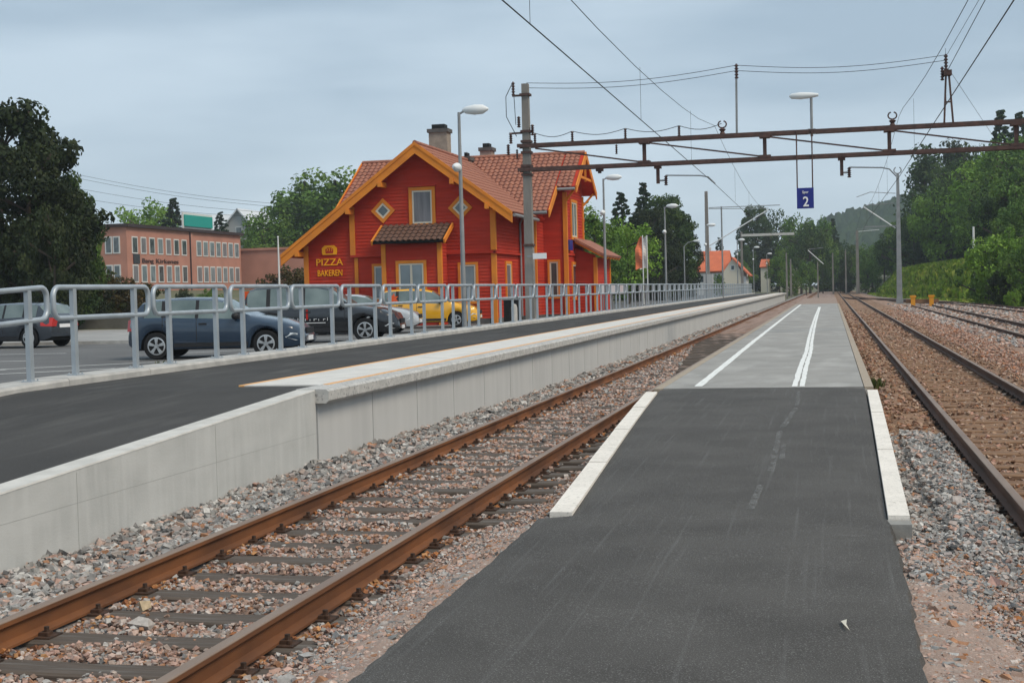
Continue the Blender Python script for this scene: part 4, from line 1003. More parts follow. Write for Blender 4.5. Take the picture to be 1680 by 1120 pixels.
# ------------------------------------------------------------------ cars
def interp(P, x):
    return float(np.interp(x, [p[0] for p in P], [p[1] for p in P]))
def car(name, label, W, wr, wb, top, belt, glass, screen, rear, paint_m, doors, tail='tail_red', tailz=None, sill=.24):
    t = empty(name, label=label, cat='car', group='cars parked behind the railing')
    x0, x1 = top[0][0], top[-1][0]; hw = W/2
    key = set([x0, x1]+[p[0] for p in top]+[p[0] for p in belt]+[q for a in glass for q in a]+list(screen)+list(rear)+list(doors))
    xs = sorted(set([round(v, 3) for v in list(np.linspace(x0, x1, 90))+list(key)]))
    hmax = max(p[1] for p in top)-min(interp(belt, p[0]) for p in top if p[1] > 1.2)
    ra = wr+.055
    rows = []
    for x in xs:
        d = min(x-x0, x1-x); pl = 1-.24*max(0, 1-d/.45)**2
        zt, zb_ = interp(top, x), min(interp(belt, x), interp(top, x)-.015)
        zl = sill + (.10*max(0, 1-d/.3)**2)
        for ax in (0, wb):
            if abs(x-ax) < ra: zl = max(zl, wr+math.sqrt(max(0, ra*ra-(x-ax)**2)))
        zl = min(zl, zb_-.05)
        hh = zt-zb_; k = min(1, hh/hmax) if hmax > 0 else 0
        r5 = hw*(.955-.20*k) if hh > .12 else hw*.86
        r6 = hw*(.955-.30*k) if hh > .12 else hw*.70
        z5 = zb_+hh*.86 if hh > .12 else zb_+hh*.55; z6 = zt-.025 if hh > .12 else zt-.012*hw
        rows.append([(hw*.95*pl, zl), (hw*.995*pl, zl+(zb_-zl)*.25), (hw*pl, zl+(zb_-zl)*.60), (hw*.985*pl, zl+(zb_-zl)*.88), (hw*.955*pl, zb_), (r5*pl, z5), (r6*pl, z6), (r6*.5*pl, zt-.004), (0, zt)])
    nr = 9; body = MB(); wins = {}
    def vid(m_, i, k, s): x = xs[i]; y, z = rows[i][k]; m_.v.append((x, s*y, z)); return len(m_.v)-1
    bidx = {}
    def bv(i, k, s):
        if k == 8: s = 1
        if (i, k, s) not in bidx: bidx[(i, k, s)] = vid(body, i, k, s)
        return bidx[(i, k, s)]
    for i in range(len(xs)-1):
        xm = (xs[i]+xs[i+1])/2
        for s in (1, -1):
            for k in range(nr-1):
                wk = None
                if k == 4:
                    for gi, (a, b_) in enumerate(glass):
                        if a < xm < b_: wk = ('side_window', gi, s)
                    if wk is None and glass[0][0]-.02 < xm < glass[-1][1]+.12: wk = ('pillar', int(xm*4), s)
                if k >= 5:
                    if screen[0] < xm < screen[1]: wk = ('windscreen', 0, 0)
                    elif rear[0] < xm < rear[1]: wk = ('rear_window', 0, 0)
                q = [(i, k), (i+1, k), (i+1, k+1), (i, k+1)]
                if wk is None: body.f.append(tuple(bv(a, b_, s) for a, b_ in q))
                else:
                    m_ = wins.setdefault(wk, MB()); b0 = len(m_.v)
                    for a, b_ in q: vid(m_, a, b_, s)
                    m_.f.append((b0, b0+1, b0+2, b0+3))
    for i in (0, len(xs)-1):
        body.f.append(tuple([bv(i, k, 1) for k in range(nr)]+[bv(i, k, -1) for k in range(nr-2, -1, -1)]))
    bo = body.build('body', paint_m, t, world=False, smooth=38)
    for (nm, gi, s), m_ in wins.items():
        me = m_.mesh(nm, 'car_trim' if nm == 'pillar' else 'car_glass'); import bmesh as _b
        bm = _b.new(); bm.from_mesh(me); _b.ops.remove_doubles(bm, verts=bm.verts, dist=1e-5); _b.ops.recalc_face_normals(bm, faces=bm.faces); bm.to_mesh(me); bm.free()
        me.polygons.foreach_set('use_smooth', [True]*len(me.polygons)); link(nm, me, t)
    MB().box(x0+.25, x1-.25, -hw*.80, hw*.80, sill-.03, .62).build('underbody', 'car_trim', t, world=False)
    # seams, sills, handles, mirrors
    def surf(x, fz):
        i = min(range(len(xs)), key=lambda j: abs(xs[j]-x)); P = rows[i]; z = P[0][1]+(P[4][1]-P[0][1])*fz
        y = float(np.interp(z, [p[1] for p in P[:5]], [p[0] for p in P[:5]])); return y, z
    for s in (1, -1):
        mb = MB()
        for x in doors: mb.tube([(x, s*(surf(x, f)[0]+.001), surf(x, f)[1]) for f in (.02, .3, .6, .85, 1.0)], .007, 4)
        mb.build('door_seam', 'car_trim', bo, world=False)
        mb = MB(); xa, xb = ra+.05, wb-ra-.05; mb.bar((xa, s*hw*.985, sill+.09), (xb, s*hw*.985, sill+.09), .03, .09); mb.build('sill_trim', 'car_trim', bo, world=False)
        for a, b_ in zip(doors[:-1], doors[1:]):
            y, z = surf(a+.14, .82); mb = MB(); mb.bar((a+.06, s*(y+.012), z), (a+.24, s*(y+.012), z), .03, .035); mb.build('door_handle', 'car_trim', bo, world=False)
        xm = doors[-1]-.02; zb_ = interp(belt, xm); MB().lathe([(.02, 0), (.08, .03), (.085, .12), (.05, .18)], (xm-.1, s*hw*.96 if s > 0 else -hw*.96-.18, zb_+.07), 8, 'y').build('mirror', 'car_trim', t, world=False, smooth=60)
        # lights
        i = max(j for j in range(len(xs)) if xs[j] < x1-.10); zt = rows[i][4][1]
        mb = MB(); P = [(x1-.55, hw*.965, zt-.015), (x1-.22, hw*.955, zt-.03), (x1-.035, hw*.70, zt-.09), (x1-.02, hw*.66, zt-.21), (x1-.2, hw*.945, zt-.20), (x1-.42, hw*.985, zt-.13)]
        mb.v = [(p[0]+.012, s*(p[1]+.012), p[2]) for p in P]+[(p[0]-.06, s*(p[1]-.08), p[2]) for p in P]
        n = 6; mb.f = [tuple(range(n)), tuple(range(2*n-1, n-1, -1))]+[(k, n+k, n+(k+1) % n, (k+1) % n) for k in range(n)]
        mb.build('headlight', 'headlight', t, world=False)
        za, zb2 = tailz or (interp(belt, x0+.15)-.30, interp(belt, x0+.15)-.03)
        mb = MB(); 
        def ty(x, z):
            j = min(range(len(xs)), key=lambda q: abs(xs[q]-x)); P_ = rows[j]; return float(np.interp(z, [p[1] for p in P_[:7]], [p[0] for p in P_[:7]]))
        Q = [(x0-.012, za), (x0+.26, za+.02), (x0+.26+(zb2-za)*.15, zb2), (x0-.012+max(0, (zb2-1.05))*.28, zb2)]
        for (x, z) in Q: mb.v += [(x-.008, s*(ty(max(x, x0+.02), z)+.018), z)]
        for (x, z) in Q: mb.v += [(x-.008, s*(ty(max(x, x0+.02), z)-.22), z)]
        mb.f = [(0,1,2,3),(7,6,5,4),(0,4,5,1),(1,5,6,2),(2,6,7,3),(3,7,4,0)]; mb.build('taillight', tail, t, world=False)
    MB().box(x1-.02, x1+.012, -.26, .26, .36, .47).build('number_plate', 'sign_white', t, world=False)
    MB().box(x0-.012, x0+.02, -.26, .26, .62, .73).build('number_plate', 'sign_white', t, world=False)
    MB().box(x1-.05, x1+.004, -hw*.45, hw*.45, .52, .66).build('grille', 'car_trim', t, world=False)
    for ax in (0, wb):
        for s in (1, -1):
            wh = link('wheel', None, t); wh.location = (ax, s*(hw-.115), wr)
            MB().lathe([(wr*.62, -.095), (wr*.93, -.10), (wr, -.07), (wr, .07), (wr*.93, .10), (wr*.62, .095)], (0, 0, 0), 28, 'y').build('tyre', 'tyre', wh, world=False, smooth=40)
            rm = MB(); yo = s*.09
            for k in range(5):
                a = 2*PI*k/5+.3; c_, s_ = math.cos(a), math.sin(a); rr = wr*.60
                for da in (-.13, .13): rm.bar((.03*c_, yo, .03*s_), (rr*math.cos(a+da), yo, rr*math.sin(a+da)), .035, .05, up=(0, 1, 0))
            ring = [(wr*.665, -.012), (wr*.665, .012), (wr*.575, .016), (wr*.575, -.016), (wr*.665, -.012)]
            n = 24; b0 = len(rm.v)
            for (r_, h_) in ring[:4]:
                for k in range(n): rm.v.append((r_*math.cos(2*PI*k/n), yo+h_, r_*math.sin(2*PI*k/n)))
            for q in range(4):
                for k in range(n): rm.f.append((b0+q*n+k, b0+q*n+(k+1) % n, b0+((q+1) % 4)*n+(k+1) % n, b0+((q+1) % 4)*n+k))
            rm.lathe([(.055, -.015), (.06, .01), (.03, .02)], (0, yo, 0), 10, 'y'); rm.build('rim', 'rim', wh, world=False)
            MB().lathe([(wr*.60, -.01), (wr*.60, .01)], (0, s*.02, 0), 20, 'y').build('brake_disc', 'car_trim', wh, world=False)
    return t
def place(o, near, heading, side_off=.75):       # near = contact point of the near side rear wheel
    hd = Vector((heading[0], heading[1], 0)).normalized(); rt = Vector((hd.y, -hd.x, 0))
    if rt.y > 0: rt = -rt
    p = Vector((near[0], near[1], .424))-rt*side_off
    o.location = p; o.rotation_euler = (0, 0, math.atan2(hd.y, hd.x))
HB_top = [(-.72, .62), (-.70, .96), (-.62, 1.04), (-.36, 1.34), (-.15, 1.405), (.6, 1.44), (1.25, 1.42), (1.55, 1.36), (2.10, 1.04), (2.25, .985), (2.9, .87), (3.28, .74), (3.42, .60), (3.46, .45)]
HB_belt = [(-.72, .60), (-.62, .96), (0, .975), (1.0, .94), (2.0, .90), (2.6, .83), (3.2, .70), (3.46, .44)]
blue = car('hatchback_car', 'dark blue hatchback with silver alloy wheels parked behind the railing', 1.77, .315, 2.58, HB_top, HB_belt, [(-.28, .12), (.24, .92), (1.0, 1.86)], (1.56, 2.09), (-.60, -.36), 'paint_blue', [.16, .96, 2.02])
place(blue, (-15.36, 29.95), (.985, .17))
SV_top = [(-.95, .62), (-.93, 1.05), (-.86, 1.12), (-.62, 1.62), (-.4, 1.70), (.6, 1.745), (1.45, 1.71), (1.75, 1.64), (2.42, 1.14), (2.6, 1.09), (3.3, 1.0), (3.72, .84), (3.84, .62), (3.88, .45)]
SV_belt = [(-.95, .60), (-.86, 1.05), (0, 1.09), (1.2, 1.05), (2.3, 1.01), (3.0, .93), (3.6, .80), (3.88, .44)]
suv = car('estate_car', 'black tall estate car with white lettering on its doors', 1.88, .355, 2.86, SV_top, SV_belt, [(-.66, -.08), (.04, .98), (1.08, 2.12)], (1.78, 2.41), (-.85, -.64), 'paint_black', [.0, 1.02, 2.28], tail='tail_orange', tailz=(.95, 1.58), sill=.30)
fn = (-13.45, 39.3); hd = (.985, .17); place(suv, (fn[0]-hd[0]*2.86, fn[1]-hd[1]*2.86), hd, .82)
mb = MB(); xx = .25                              # worn white lettering band on the flank (not legible in the photo)
for k in range(13):
    wd = R.choice((.05, .07, .09)); hgt = R.choice((.055, .06, .09)); q = R.randrange(4); y0_, y1_ = -.9435, -.940
    mb.box(xx, xx+.014, y0_, y1_, .66, .66+hgt)
    if q: mb.box(xx+.0145, xx+wd, y0_, y1_, .66+(hgt-.012)*(q != 2), .672+(hgt-.012)*(q != 2))
    if q > 1: mb.box(xx+wd+.0005, xx+wd+.0135, y0_, y1_, .66, .66+.055)
    xx += wd+.05
mb.box(.55, 1.7, -.944, -.940, .59, .607); mb.build('flank_lettering', 'sign_white', suv, world=False)
MB().box(1.12, 1.18, -.9455, -.941, .70, 1.0).build('red_mark', 'tail_red', suv, world=False)
silver = car('hatchback_car', 'silver hatchback half hidden between the black and yellow cars', 1.72, .30, 2.5, HB_top, HB_belt, [(-.28, .12), (.24, .92), (1.0, 1.86)], (1.56, 2.09), (-.60, -.36), 'paint_silver', [.16, .96, 2.02])
place(silver, (-17.7, 47.0), (.985, .17))
MP_top = [(-.70, .62), (-.68, 1.02), (-.60, 1.10), (-.42, 1.50), (-.2, 1.57), (.6, 1.60), (1.2, 1.58), (1.55, 1.50), (2.15, 1.10), (2.3, 1.05), (2.85, .95), (3.32, .80), (3.46, .60), (3.5, .44)]
MP_belt = [(-.70, .60), (-.60, 1.0), (0, 1.03), (1.0, 1.0), (2.1, .96), (2.6, .88), (3.2, .74), (3.5, .43)]
yel = car('compact_car', 'bright yellow compact car with orange decals parked before the red house', 1.72, .30, 2.55, MP_top, MP_belt, [(-.36, .12), (.24, .92), (1.0, 1.9)], (1.58, 2.14), (-.58, -.44), 'paint_yellow', [.16, .96, 2.05])
fn = (-14.72, 54.3); place(yel, (fn[0]-hd[0]*2.55, fn[1]-hd[1]*2.55), hd)
mb = MB(); cx, cz = .02, 1.2
pts = [(cx+(.24 if k % 2 else .13)*math.cos(2*PI*k/14), cz+(.24 if k % 2 else .13)*math.sin(2*PI*k/14)) for k in range(14)]
mb.prism(pts, -.885, -.878); mb.build('sun_decal', 'tail_orange', yel, world=False)
MB().box(-.1, .38, -.868, -.862, .70, .86).build('lower_decal', 'tail_orange', yel, world=False)
grey = car('saloon_car', 'dark grey car seen from behind parked left across the forecourt', 1.76, .315, 2.6, HB_top, HB_belt, [(-.28, .12), (.24, .92), (1.0, 1.86)], (1.56, 2.09), (-.60, -.36), 'paint_grey', [.16, .96, 2.02])
grey.location = (-24.35, 39.95, .424); grey.rotation_euler = (0, 0, PI+math.radians(-6))

# ------------------------------------------------------------------ small things by the station
def thing(name, label, cat, loc): return empty(name, loc, label=label, cat=cat)
b = thing('litter_bin', 'dark green litter bin beside the station house wall', 'bin', (-12.9, 56.5, .42))
MB().box(-13.2, -12.6, 56.2, 56.8, .42, 1.45).build('bin_body', 'black', b); MB().box(-13.24, -12.56, 56.16, 56.84, 1.45, 1.55).build('bin_lid', 'galv_grey', b)
MB().lathe([(.13, .42), (.13, 1.15), (.09, 1.27), (.02, 1.3)], (-12.55, 55.3, 0), 12).build('bollard', 'concrete_kerb', label='short rounded pale bollard before the litter bin', cat='bollard', smooth=40)
p = at_y(886, 420, 47.5); mb = MB().box(p.x-.24, p.x+.24, 47.42, 47.46, p.z-.10, p.z+.10); sp = mb.build('mast_plate', 'sign_white', label='small white plate fixed to the concrete gantry mast', cat='sign')
MB().box(p.x-.45, p.x-.2, 47.46, 47.5, p.z-.03, p.z+.03).build('plate_bracket', 'galv_grey', sp)
p = at_y(456, 390, 95); q = MB().tube([(p.x, 95, float(ground_z(p.x, 95))-.1), (p.x, 95, p.z)], [.09, .05], 8).build('flagpole', 'pole_white', label='bare white flagpole left of the station house', cat='flagpole')
MB().lathe([(.02, p.z-.02), (.09, p.z+.04), (.02, p.z+.12)], (p.x, 95, 0), 8).build('finial', 'pole_white', q)
for i, (px, mt_, lab, ph) in enumerate(((1050, 'flag_orange', 'orange hanging banner flag on a white pole past the station house', 0), (1057, 'flag_white', 'pale hanging banner flag beside the orange one', .8))):
    Y = 119+i; p = at_y(px+4, 388, Y); f = thing('banner_flag', lab, 'flag', (p.x, Y, .42))
    MB().tube([(p.x, Y, .42), (p.x, Y, p.z+.1)], .05, 6).build('pole', 'pole_white', f)
    mb = MB(); n = 12
    for k in range(n+1):
        z = p.z-2.7*k/n; wd = .30+.35*min(1, k/4); y_ = Y+.08*math.sin(k*.8+ph)
        mb.v += [(p.x-wd, y_, z-.15), (p.x-wd*.5, y_+.12*math.sin(k*.7), z), (p.x-.04, Y, z)]
    for k in range(n):
        for j in range(2): mb.f.append((k*3+j, k*3+j+1, k*3+j+4, k*3+j+3))
    mb.build('cloth', mt_, f)
for i, px in enumerate((989, 1004, 1017)):
    p = at_y(px, 472, 66+i*3); q = MB().box(p.x-.18, p.x+.18, 66+i*3-.02, 66+i*3+.02, p.z-.32, p.z+.14).build('notice_board', 'sign_white', label='small white notice board on a post behind the railing', cat='notice', group='white notice boards behind the railing')
    MB().tube([(p.x, 66.05+i*3, .42), (p.x, 66.05+i*3, p.z)], .03, 6).build('post', 'galv_grey', q)
# rail piece lying by the right track
MB().bar((1.05, 7.75, -.03), (1.32, 7.6, -.05), .07, .035).build('flat_stone_slab', 'concrete_top', label='pale flat stone lying in the rusty ballast', cat='stone')

# ------------------------------------------------------------------ background buildings
def box_window(parent, x0, x1, y0, y1, z0, z1, axis, mtf='render_white', glass='glass'):
    q = MB()
    if axis == 'x': q.box(x0-.02, x0+.06, y0, y1, z0, z1)
    else: q.box(x0, x1, y0-.06, y0+.02, z0, z1)
    w_ = q.build('window', mtf, parent); t = .14; g_ = MB()
    if axis == 'x': g_.box(x0+.02, x0+.075, y0+t, y1-t, z0+t, z1-t)
    else: g_.box(x0+t, x1-t, y0-.075, y0-.02, z0+t, z1-t)
    g_.build('pane', glass, w_); return w_
bx = -75.1; bk = empty('brick_office', (bx-8, 150, 2.2), label='two storey brick office block with rows of white framed windows', cat='building')
MB().box(bx-22, bx, 140, 170.3, .5, 10.0).build('wall', 'brick', bk)
MB().box(bx-22.3, bx+.35, 139.7, 170.6, 10.0, 10.35).build('roof_edge', 'brick_trim', bk)
MB().box(bx-.02, bx+.12, 155.6, 156.1, .5, 9.98).build('pilaster', 'brick', bk); MB().tube([(bx+.12, 155.4, 1), (bx+.12, 155.4, 9.9)], .08, 6).build('downpipe', 'brick_trim', bk)
for zz in ((3.9, 5.9), (7.1, 9.0)):
    for k in range(7): box_window(bk, bx, 0, 141.1+k*2.02, 141.1+k*2.02+1.3, zz[0], zz[1], 'x', glass=R.choice(('glass', 'glass_pale', 'curtain')))
    for k in range(7): box_window(bk, bx, 0, 157.2+k*1.85, 157.2+k*1.85+1.35, zz[0], zz[1], 'x', glass=R.choice(('glass_pale', 'glass_pale', 'curtain')))
    for k in range(3):
        for j in (0, .95): box_window(bk, bx-2.6-k*2.6+j, bx-2.6-k*2.6+j+.85, 140, 0, zz[0], zz[1], 'y')
for txt, y0_, ln in (('Bang', 143.2, 2.7), ('Kirkenes', 146.5, 5.6)):
    me = text_mesh(txt, 1.0, 'steel_brown', .03, 1.0, .0); xs_ = [v.co.x for v in me.vertices]
    o = link('office_lettering', me, bk); o.location = Vector((bx+.07, y0_, 6.12))-bk.location; o.rotation_euler = (PI/2, 0, PI/2); o.scale = (ln/(max(xs_)-min(xs_)), .72, 1)
MB().box(bx+.02, bx+.12, 141.3, 142.7, 6.0, 7.05).build('office_emblem', 'paint_grey', bk)
MB().box(bx-2.2, bx-2.0, 158.6, 166.4, 10.9, 12.3).build('roof_sign', 'sign_green', label='green illuminated style sign board standing on the brick office roof', cat='sign')
so = bpy.data.objects['roof_sign']; MB().box(bx-2.35, bx-2.21, 158.3, 166.7, 10.4, 12.6).build('sign_frame', 'render_white', so)
an = empty('brick_annex', (-66, 176, 2), label='low plain brick annex right of the brick office block', cat='building')
pa, pb = at_y(395, 408, 172), at_y(505, 410, 172); MB().box(pa.x-1, pb.x+4, 172, 182, .5, pa.z-.3).build('wall', 'brick', an); MB().box(pa.x-1.2, pb.x+4.2, 171.8, 182.2, pa.z-.3, pa.z).build('roof_edge', 'brick', an)
# pale gabled house behind
pw = at_y(391, 342, 215); wz = pw.z; ww = empty('white_house', (pw.x, 218, 3), label='pale gabled house with grey roof behind the brick office', cat='house')
MB().prism([(pw.x-3.2, 2), (pw.x+3.2, 2), (pw.x+3.2, wz-3.6), (pw.x, wz-.3), (pw.x-3.2, wz-3.6)], 215, 226).build('wall', 'render_grey', ww)
for s in (-1, 1): slab([(pw.x, 214.4, wz), (pw.x+s*3.7, 214.4, wz-4.0), (pw.x+s*3.7, 226, wz-4.0), (pw.x, 226, wz)], .2, 'roof', 'roof_pale', ww)
slab([(pw.x-2, 219, wz-.6), (pw.x-9, 219, wz-.6), (pw.x-9, 216, wz-3.4), (pw.x-2, 216, wz-3.4)], .2, 'wing_roof', 'roof_pale', ww); MB().box(pw.x-8.6, pw.x-3, 216.6, 224, 2, wz-3.2).build('wing_wall', 'render_grey', ww)
box_window(ww, pw.x-.6, pw.x+.6, 215, 0, wz-4.6, wz-3.0, 'y', glass='glass')
# sliver of a white building left of the pine
p = at_y(32, 450, 85); wl = empty('white_shed', (p.x, 86, .5), label='white rendered wall end showing behind the dark pine', cat='building')
MB().box(p.x-.5, p.x+.5, 85, 90, .2, 4.4).build('wall', 'render_white', wl); MB().box(p.x-6, p.x-.52, 85.2, 90, .2, 4.0).build('side_wall', 'brick', wl)
# orange roofed villa
vz = 2.0; v = empty('villa', (-17.5, 232, 0), label='white villa with bright orange tiled roof beyond the platform', cat='house')
MB().box(-21.6, -13.6, 230, 238, -.5, 4.0).build('wall', 'render_white', v)
slab([(-21.9, 229.4, 4.3), (-15.6, 229.4, 4.3), (-16.2, 234, 7.7), (-20.8, 234, 7.7)], .2, 'roof', 'roof_orange', v)
slab([(-21.9, 238.6, 4.3), (-15.6, 238.6, 4.3), (-16.2, 234, 7.7), (-20.8, 234, 7.7)], .2, 'roof', 'roof_orange', v)
gd = MB().prism([(-16.9, .5), (-14.2, .5), (-14.2, 4.4), (-15.4, 6.3), (-16.9, 4.2)], 228.6, 233).build('gable', 'frame_cream', v)
slab([(-15.5, 228.2, 6.5), (-12.6, 228.2, 3.4), (-12.6, 236, 3.4), (-15.5, 236, 6.5)], .2, 'roof', 'roof_orange', v)
MB().box(-14.8, -13.3, 228.9, 235, .2, 3.3).build('side_wall', 'render_white', v)
for xx in (-20.9, -19.6, -18.3): box_window(v, xx, xx+.8, 230, 0, 2.4, 3.7, 'y', glass='glass')
box_window(v, -15.8, -15.1, 228.6, 0, 4.3, 5.2, 'y'); MB().box(-19.9, -19.3, 234, 234.6, 7.2, 8.3).build('chimney', 'render_white', v)
p = at_y(1255, 432, 290); vv2 = empty('small_house', (p.x, 292, 0), label='small cream house with orange roof half hidden by trees', cat='house')
MB().box(p.x-.9, p.x+.8, 290, 296, -.3, p.z-.6).build('wall', 'frame_cream', vv2); slab([(p.x-1.1, 289.6, p.z-.7), (p.x+1.0, 289.6, p.z-.7), (p.x+.8, 293, p.z+.9), (p.x-.9, 293, p.z+.9)], .2, 'roof', 'roof_orange', vv2)
p = at_y(1303, 418, 330); v3 = empty('small_house', (p.x, 331, 0), label='faded red roofed house among the dark distant trees', cat='house')
MB().box(p.x-1.6, p.x+1.6, 330, 336, -.3, p.z-1.0).build('wall', 'frame_cream', v3); slab([(p.x-2, 329.6, p.z-1.2), (p.x+2, 329.6, p.z-1.2), (p.x+1.4, 333, p.z+1.8), (p.x-1.4, 333, p.z+1.8)], .2, 'roof', 'tile', v3)

# ------------------------------------------------------------------ trees
def leaf_mesh(name, C, rad, per, size, cols, flat=1.0, seed=0, jit=.25, droop=0.0):
    g_ = np.random.default_rng(seed); C = np.asarray(C, float); rad = np.asarray(rad, float); n = len(C)*per
    ci = np.repeat(np.arange(len(C)), per)
    d = g_.normal(0, 1, (n, 3)); d /= np.linalg.norm(d, axis=1, keepdims=True)
    r = g_.uniform(.45, 1.05, n)**.6
    P = C[ci] + d*(r*rad[ci])[:, None]*np.array([1, 1, flat])
    nrm = d*.7 + g_.normal(0, .6, (n, 3)) + np.array([0, 0, .35]); nrm /= np.linalg.norm(nrm, axis=1, keepdims=True)
    a = np.cross(nrm, g_.normal(0, 1, (n, 3))); a /= np.linalg.norm(a, axis=1, keepdims=True); b = np.cross(nrm, a)
    s = size*g_.uniform(.4, 1.5, n)[:, None]; P[:, 2] -= droop*r*rad[ci]
    V = np.stack([P-a*s*.5, P-b*s*.34+a*s*.05, P+a*s*.55, P+b*s*.34+a*s*.05], 1)
    cc = np.array(cols)[g_.integers(0, len(cols), len(C))][ci]*g_.uniform(.72, 1.28, (n, 1))
    return npmesh(name, V.reshape(-1, 3), np.arange(n*4).reshape(-1, 4), 'leaf', np.repeat(cc, 4, 0))
def limb_mesh(name, H, r0, tips, seed, top=.85):
    g_ = random.Random(seed); mb = MB(); z1 = H*top
    trunk = [(0, 0, -.4), (g_.uniform(-.02, .02)*H, g_.uniform(-.02, .02)*H, H*.3), (g_.uniform(-.03, .03)*H, g_.uniform(-.03, .03)*H, H*.6), (0, 0, z1)]
    mb.tube(trunk, [r0*1.25, r0*.85, r0*.5, r0*.12], 8)
    for t_ in tips:
        z = min(z1*.92, max(H*.12, t_[2]-.35*math.hypot(t_[0], t_[1]))); f = z/z1
        mb.tube([(0, 0, z), (t_[0]*.5, t_[1]*.5, z+(t_[2]-z)*.45), tuple(t_)], [r0*.35*(1.1-f), r0*.2*(1.1-f)+.01, .012], 5)
    return mb.mesh(name, 'bark', smooth=60)
GREEN_L = [(0.184, 0.319, 0.037), (0.147, 0.271, 0.03), (0.232, 0.378, 0.048)]
GREEN_M = [(0.119, 0.217, 0.035), (0.092, 0.18, 0.03), (0.159, 0.255, 0.041)]
GREEN_D = [(0.057, 0.105, 0.025), (0.044, 0.085, 0.022), (0.074, 0.122, 0.026)]
PINE_D = [(0.031, 0.047, 0.014), (0.022, 0.035, 0.011), (0.042, 0.057, 0.017)]
SPR = [(0.032, 0.061, 0.021), (0.041, 0.075, 0.022), (0.023, 0.048, 0.018)]
RUSSET = [(0.08, 0.062, 0.018), (0.057, 0.069, 0.015), (0.112, 0.069, 0.022)]
PROTO = {}
def deciduous(key, cols, seed, wide=.36, low=.12, n=64, per=95, size=.030, shape='round'):
    g_ = random.Random(seed); C, rad = [], []
    while len(C) < n:
        x, y, z = g_.uniform(-1, 1), g_.uniform(-1, 1), g_.uniform(-1, 1); q = x*x+y*y+z*z
        if q > 1 or q < .16: continue
        k = 1.0
        if shape == 'cone': k = .25+.75*(1-(z+1)/2)
        if shape == 'column': k = .8 if z < .5 else .5
        wob = 1+.18*math.sin(3*math.atan2(y, x)+z*4+seed)
        C.append((x*wide*k*wob, y*wide*k*wob, low+(1-low)*(z+1)/2*.93+.02)); rad.append(g_.uniform(.07, .125)*(.75+.25*k))
    cr_ = leaf_mesh('crown', C, rad, per, size, cols, .8, seed); tips = [C[i] for i in range(0, n, 5)]
    PROTO[key] = (limb_mesh('trunk', 1.0, .022, tips, seed), cr_)
def spruce(key, cols, seed, wide=.2):
    g_ = random.Random(seed); C, rad = [], []
    for k in range(46):
        z = .05+.945*(k/46); rr = wide*(1-z)**.85+.006; m_ = max(3, int(12*(1-z)+3))
        for j in range(m_):
            a = 2*PI*(j/m_)+k*1.3+g_.uniform(-.2, .2); q = g_.uniform(.45, 1.08)
            C.append((rr*q*math.cos(a), rr*q*math.sin(a), z-.05*q*rr/wide+g_.uniform(-.012, .012))); rad.append(g_.uniform(.024, .042)*(.32+.9*(1-z)))
    PROTO[key] = (limb_mesh('trunk', 1.0, .016, C[::9], seed, .97), leaf_mesh('crown', C, rad, 34, .022, cols, .6, seed, droop=.2))
def pine(key, cols, seed, wide=.42):
    g_ = random.Random(seed); C, rad = [], []
    for k in range(170):
        z = g_.uniform(.06, .99); env = wide*(math.sin(PI*min(1, max(.08, (1.02-z)*.95)))**.6)*(1.0 if z < .6 else 1)
        a = g_.uniform(0, 2*PI); q = g_.uniform(.3, 1.0)**.5
        C.append((env*q*math.cos(a), env*q*math.sin(a), z)); rad.append(g_.uniform(.05, .095))
    PROTO[key] = (limb_mesh('trunk', 1.0, .026, C[::7], seed, .9), leaf_mesh('crown', C, rad, 130, .024, cols, .66, seed))
deciduous('dec_l', GREEN_L, 3); deciduous('dec_m', GREEN_M, 5, .34); deciduous('dec_d', GREEN_D, 8, .36); deciduous('dec_t', GREEN_M, 13, .24, .10, 60)
deciduous('dec_b', GREEN_L, 21, .52, .0, 80, 110, .036); deciduous('dec_bm', GREEN_M, 24, .55, .0, 80, 110, .036); deciduous('col_d', GREEN_D, 31, .20, .05, 60, 100, .026, 'column'); deciduous('cone_d', PINE_D, 33, .30, .03, 70, 100, .028, 'cone')
spruce('spruce', SPR, 41); spruce('spruce2', SPR, 43, .26); pine('pine', PINE_D, 51); pine('pine2', GREEN_D, 55, .36); deciduous('rus', RUSSET, 61, .55, .0, 70, 100, .04); deciduous('dark_b', PINE_D, 63, .5, .0, 80, 110, .034)
used = set()
def tree(key, x, y, H, label, group=None, w=1.0, rz=None, z=None, cat='tree', name='tree'):
    zz = float(ground_z(x, y)) if z is None else z
    t = empty(name, (x, y, zz-.05), label=label, cat=cat, group=group); t.rotation_euler = (0, 0, R.uniform(0, 6.28) if rz is None else rz)
    tr, cr_ = PROTO[key]
    for nm, me in (('trunk' if cat == 'tree' else 'stem', tr), ('crown' if cat == 'tree' else 'foliage', cr_)):
        o = link(nm, me, t); o.scale = (H*w, H*w, H)
    return t
def ptree(key, px, pyt, Y, label, group=None, w=1.0, **k):
    p = at_y(px, pyt, Y); gz = float(ground_z(p.x, Y)); return tree(key, p.x, Y, p.z-gz, label, group, w, **k)
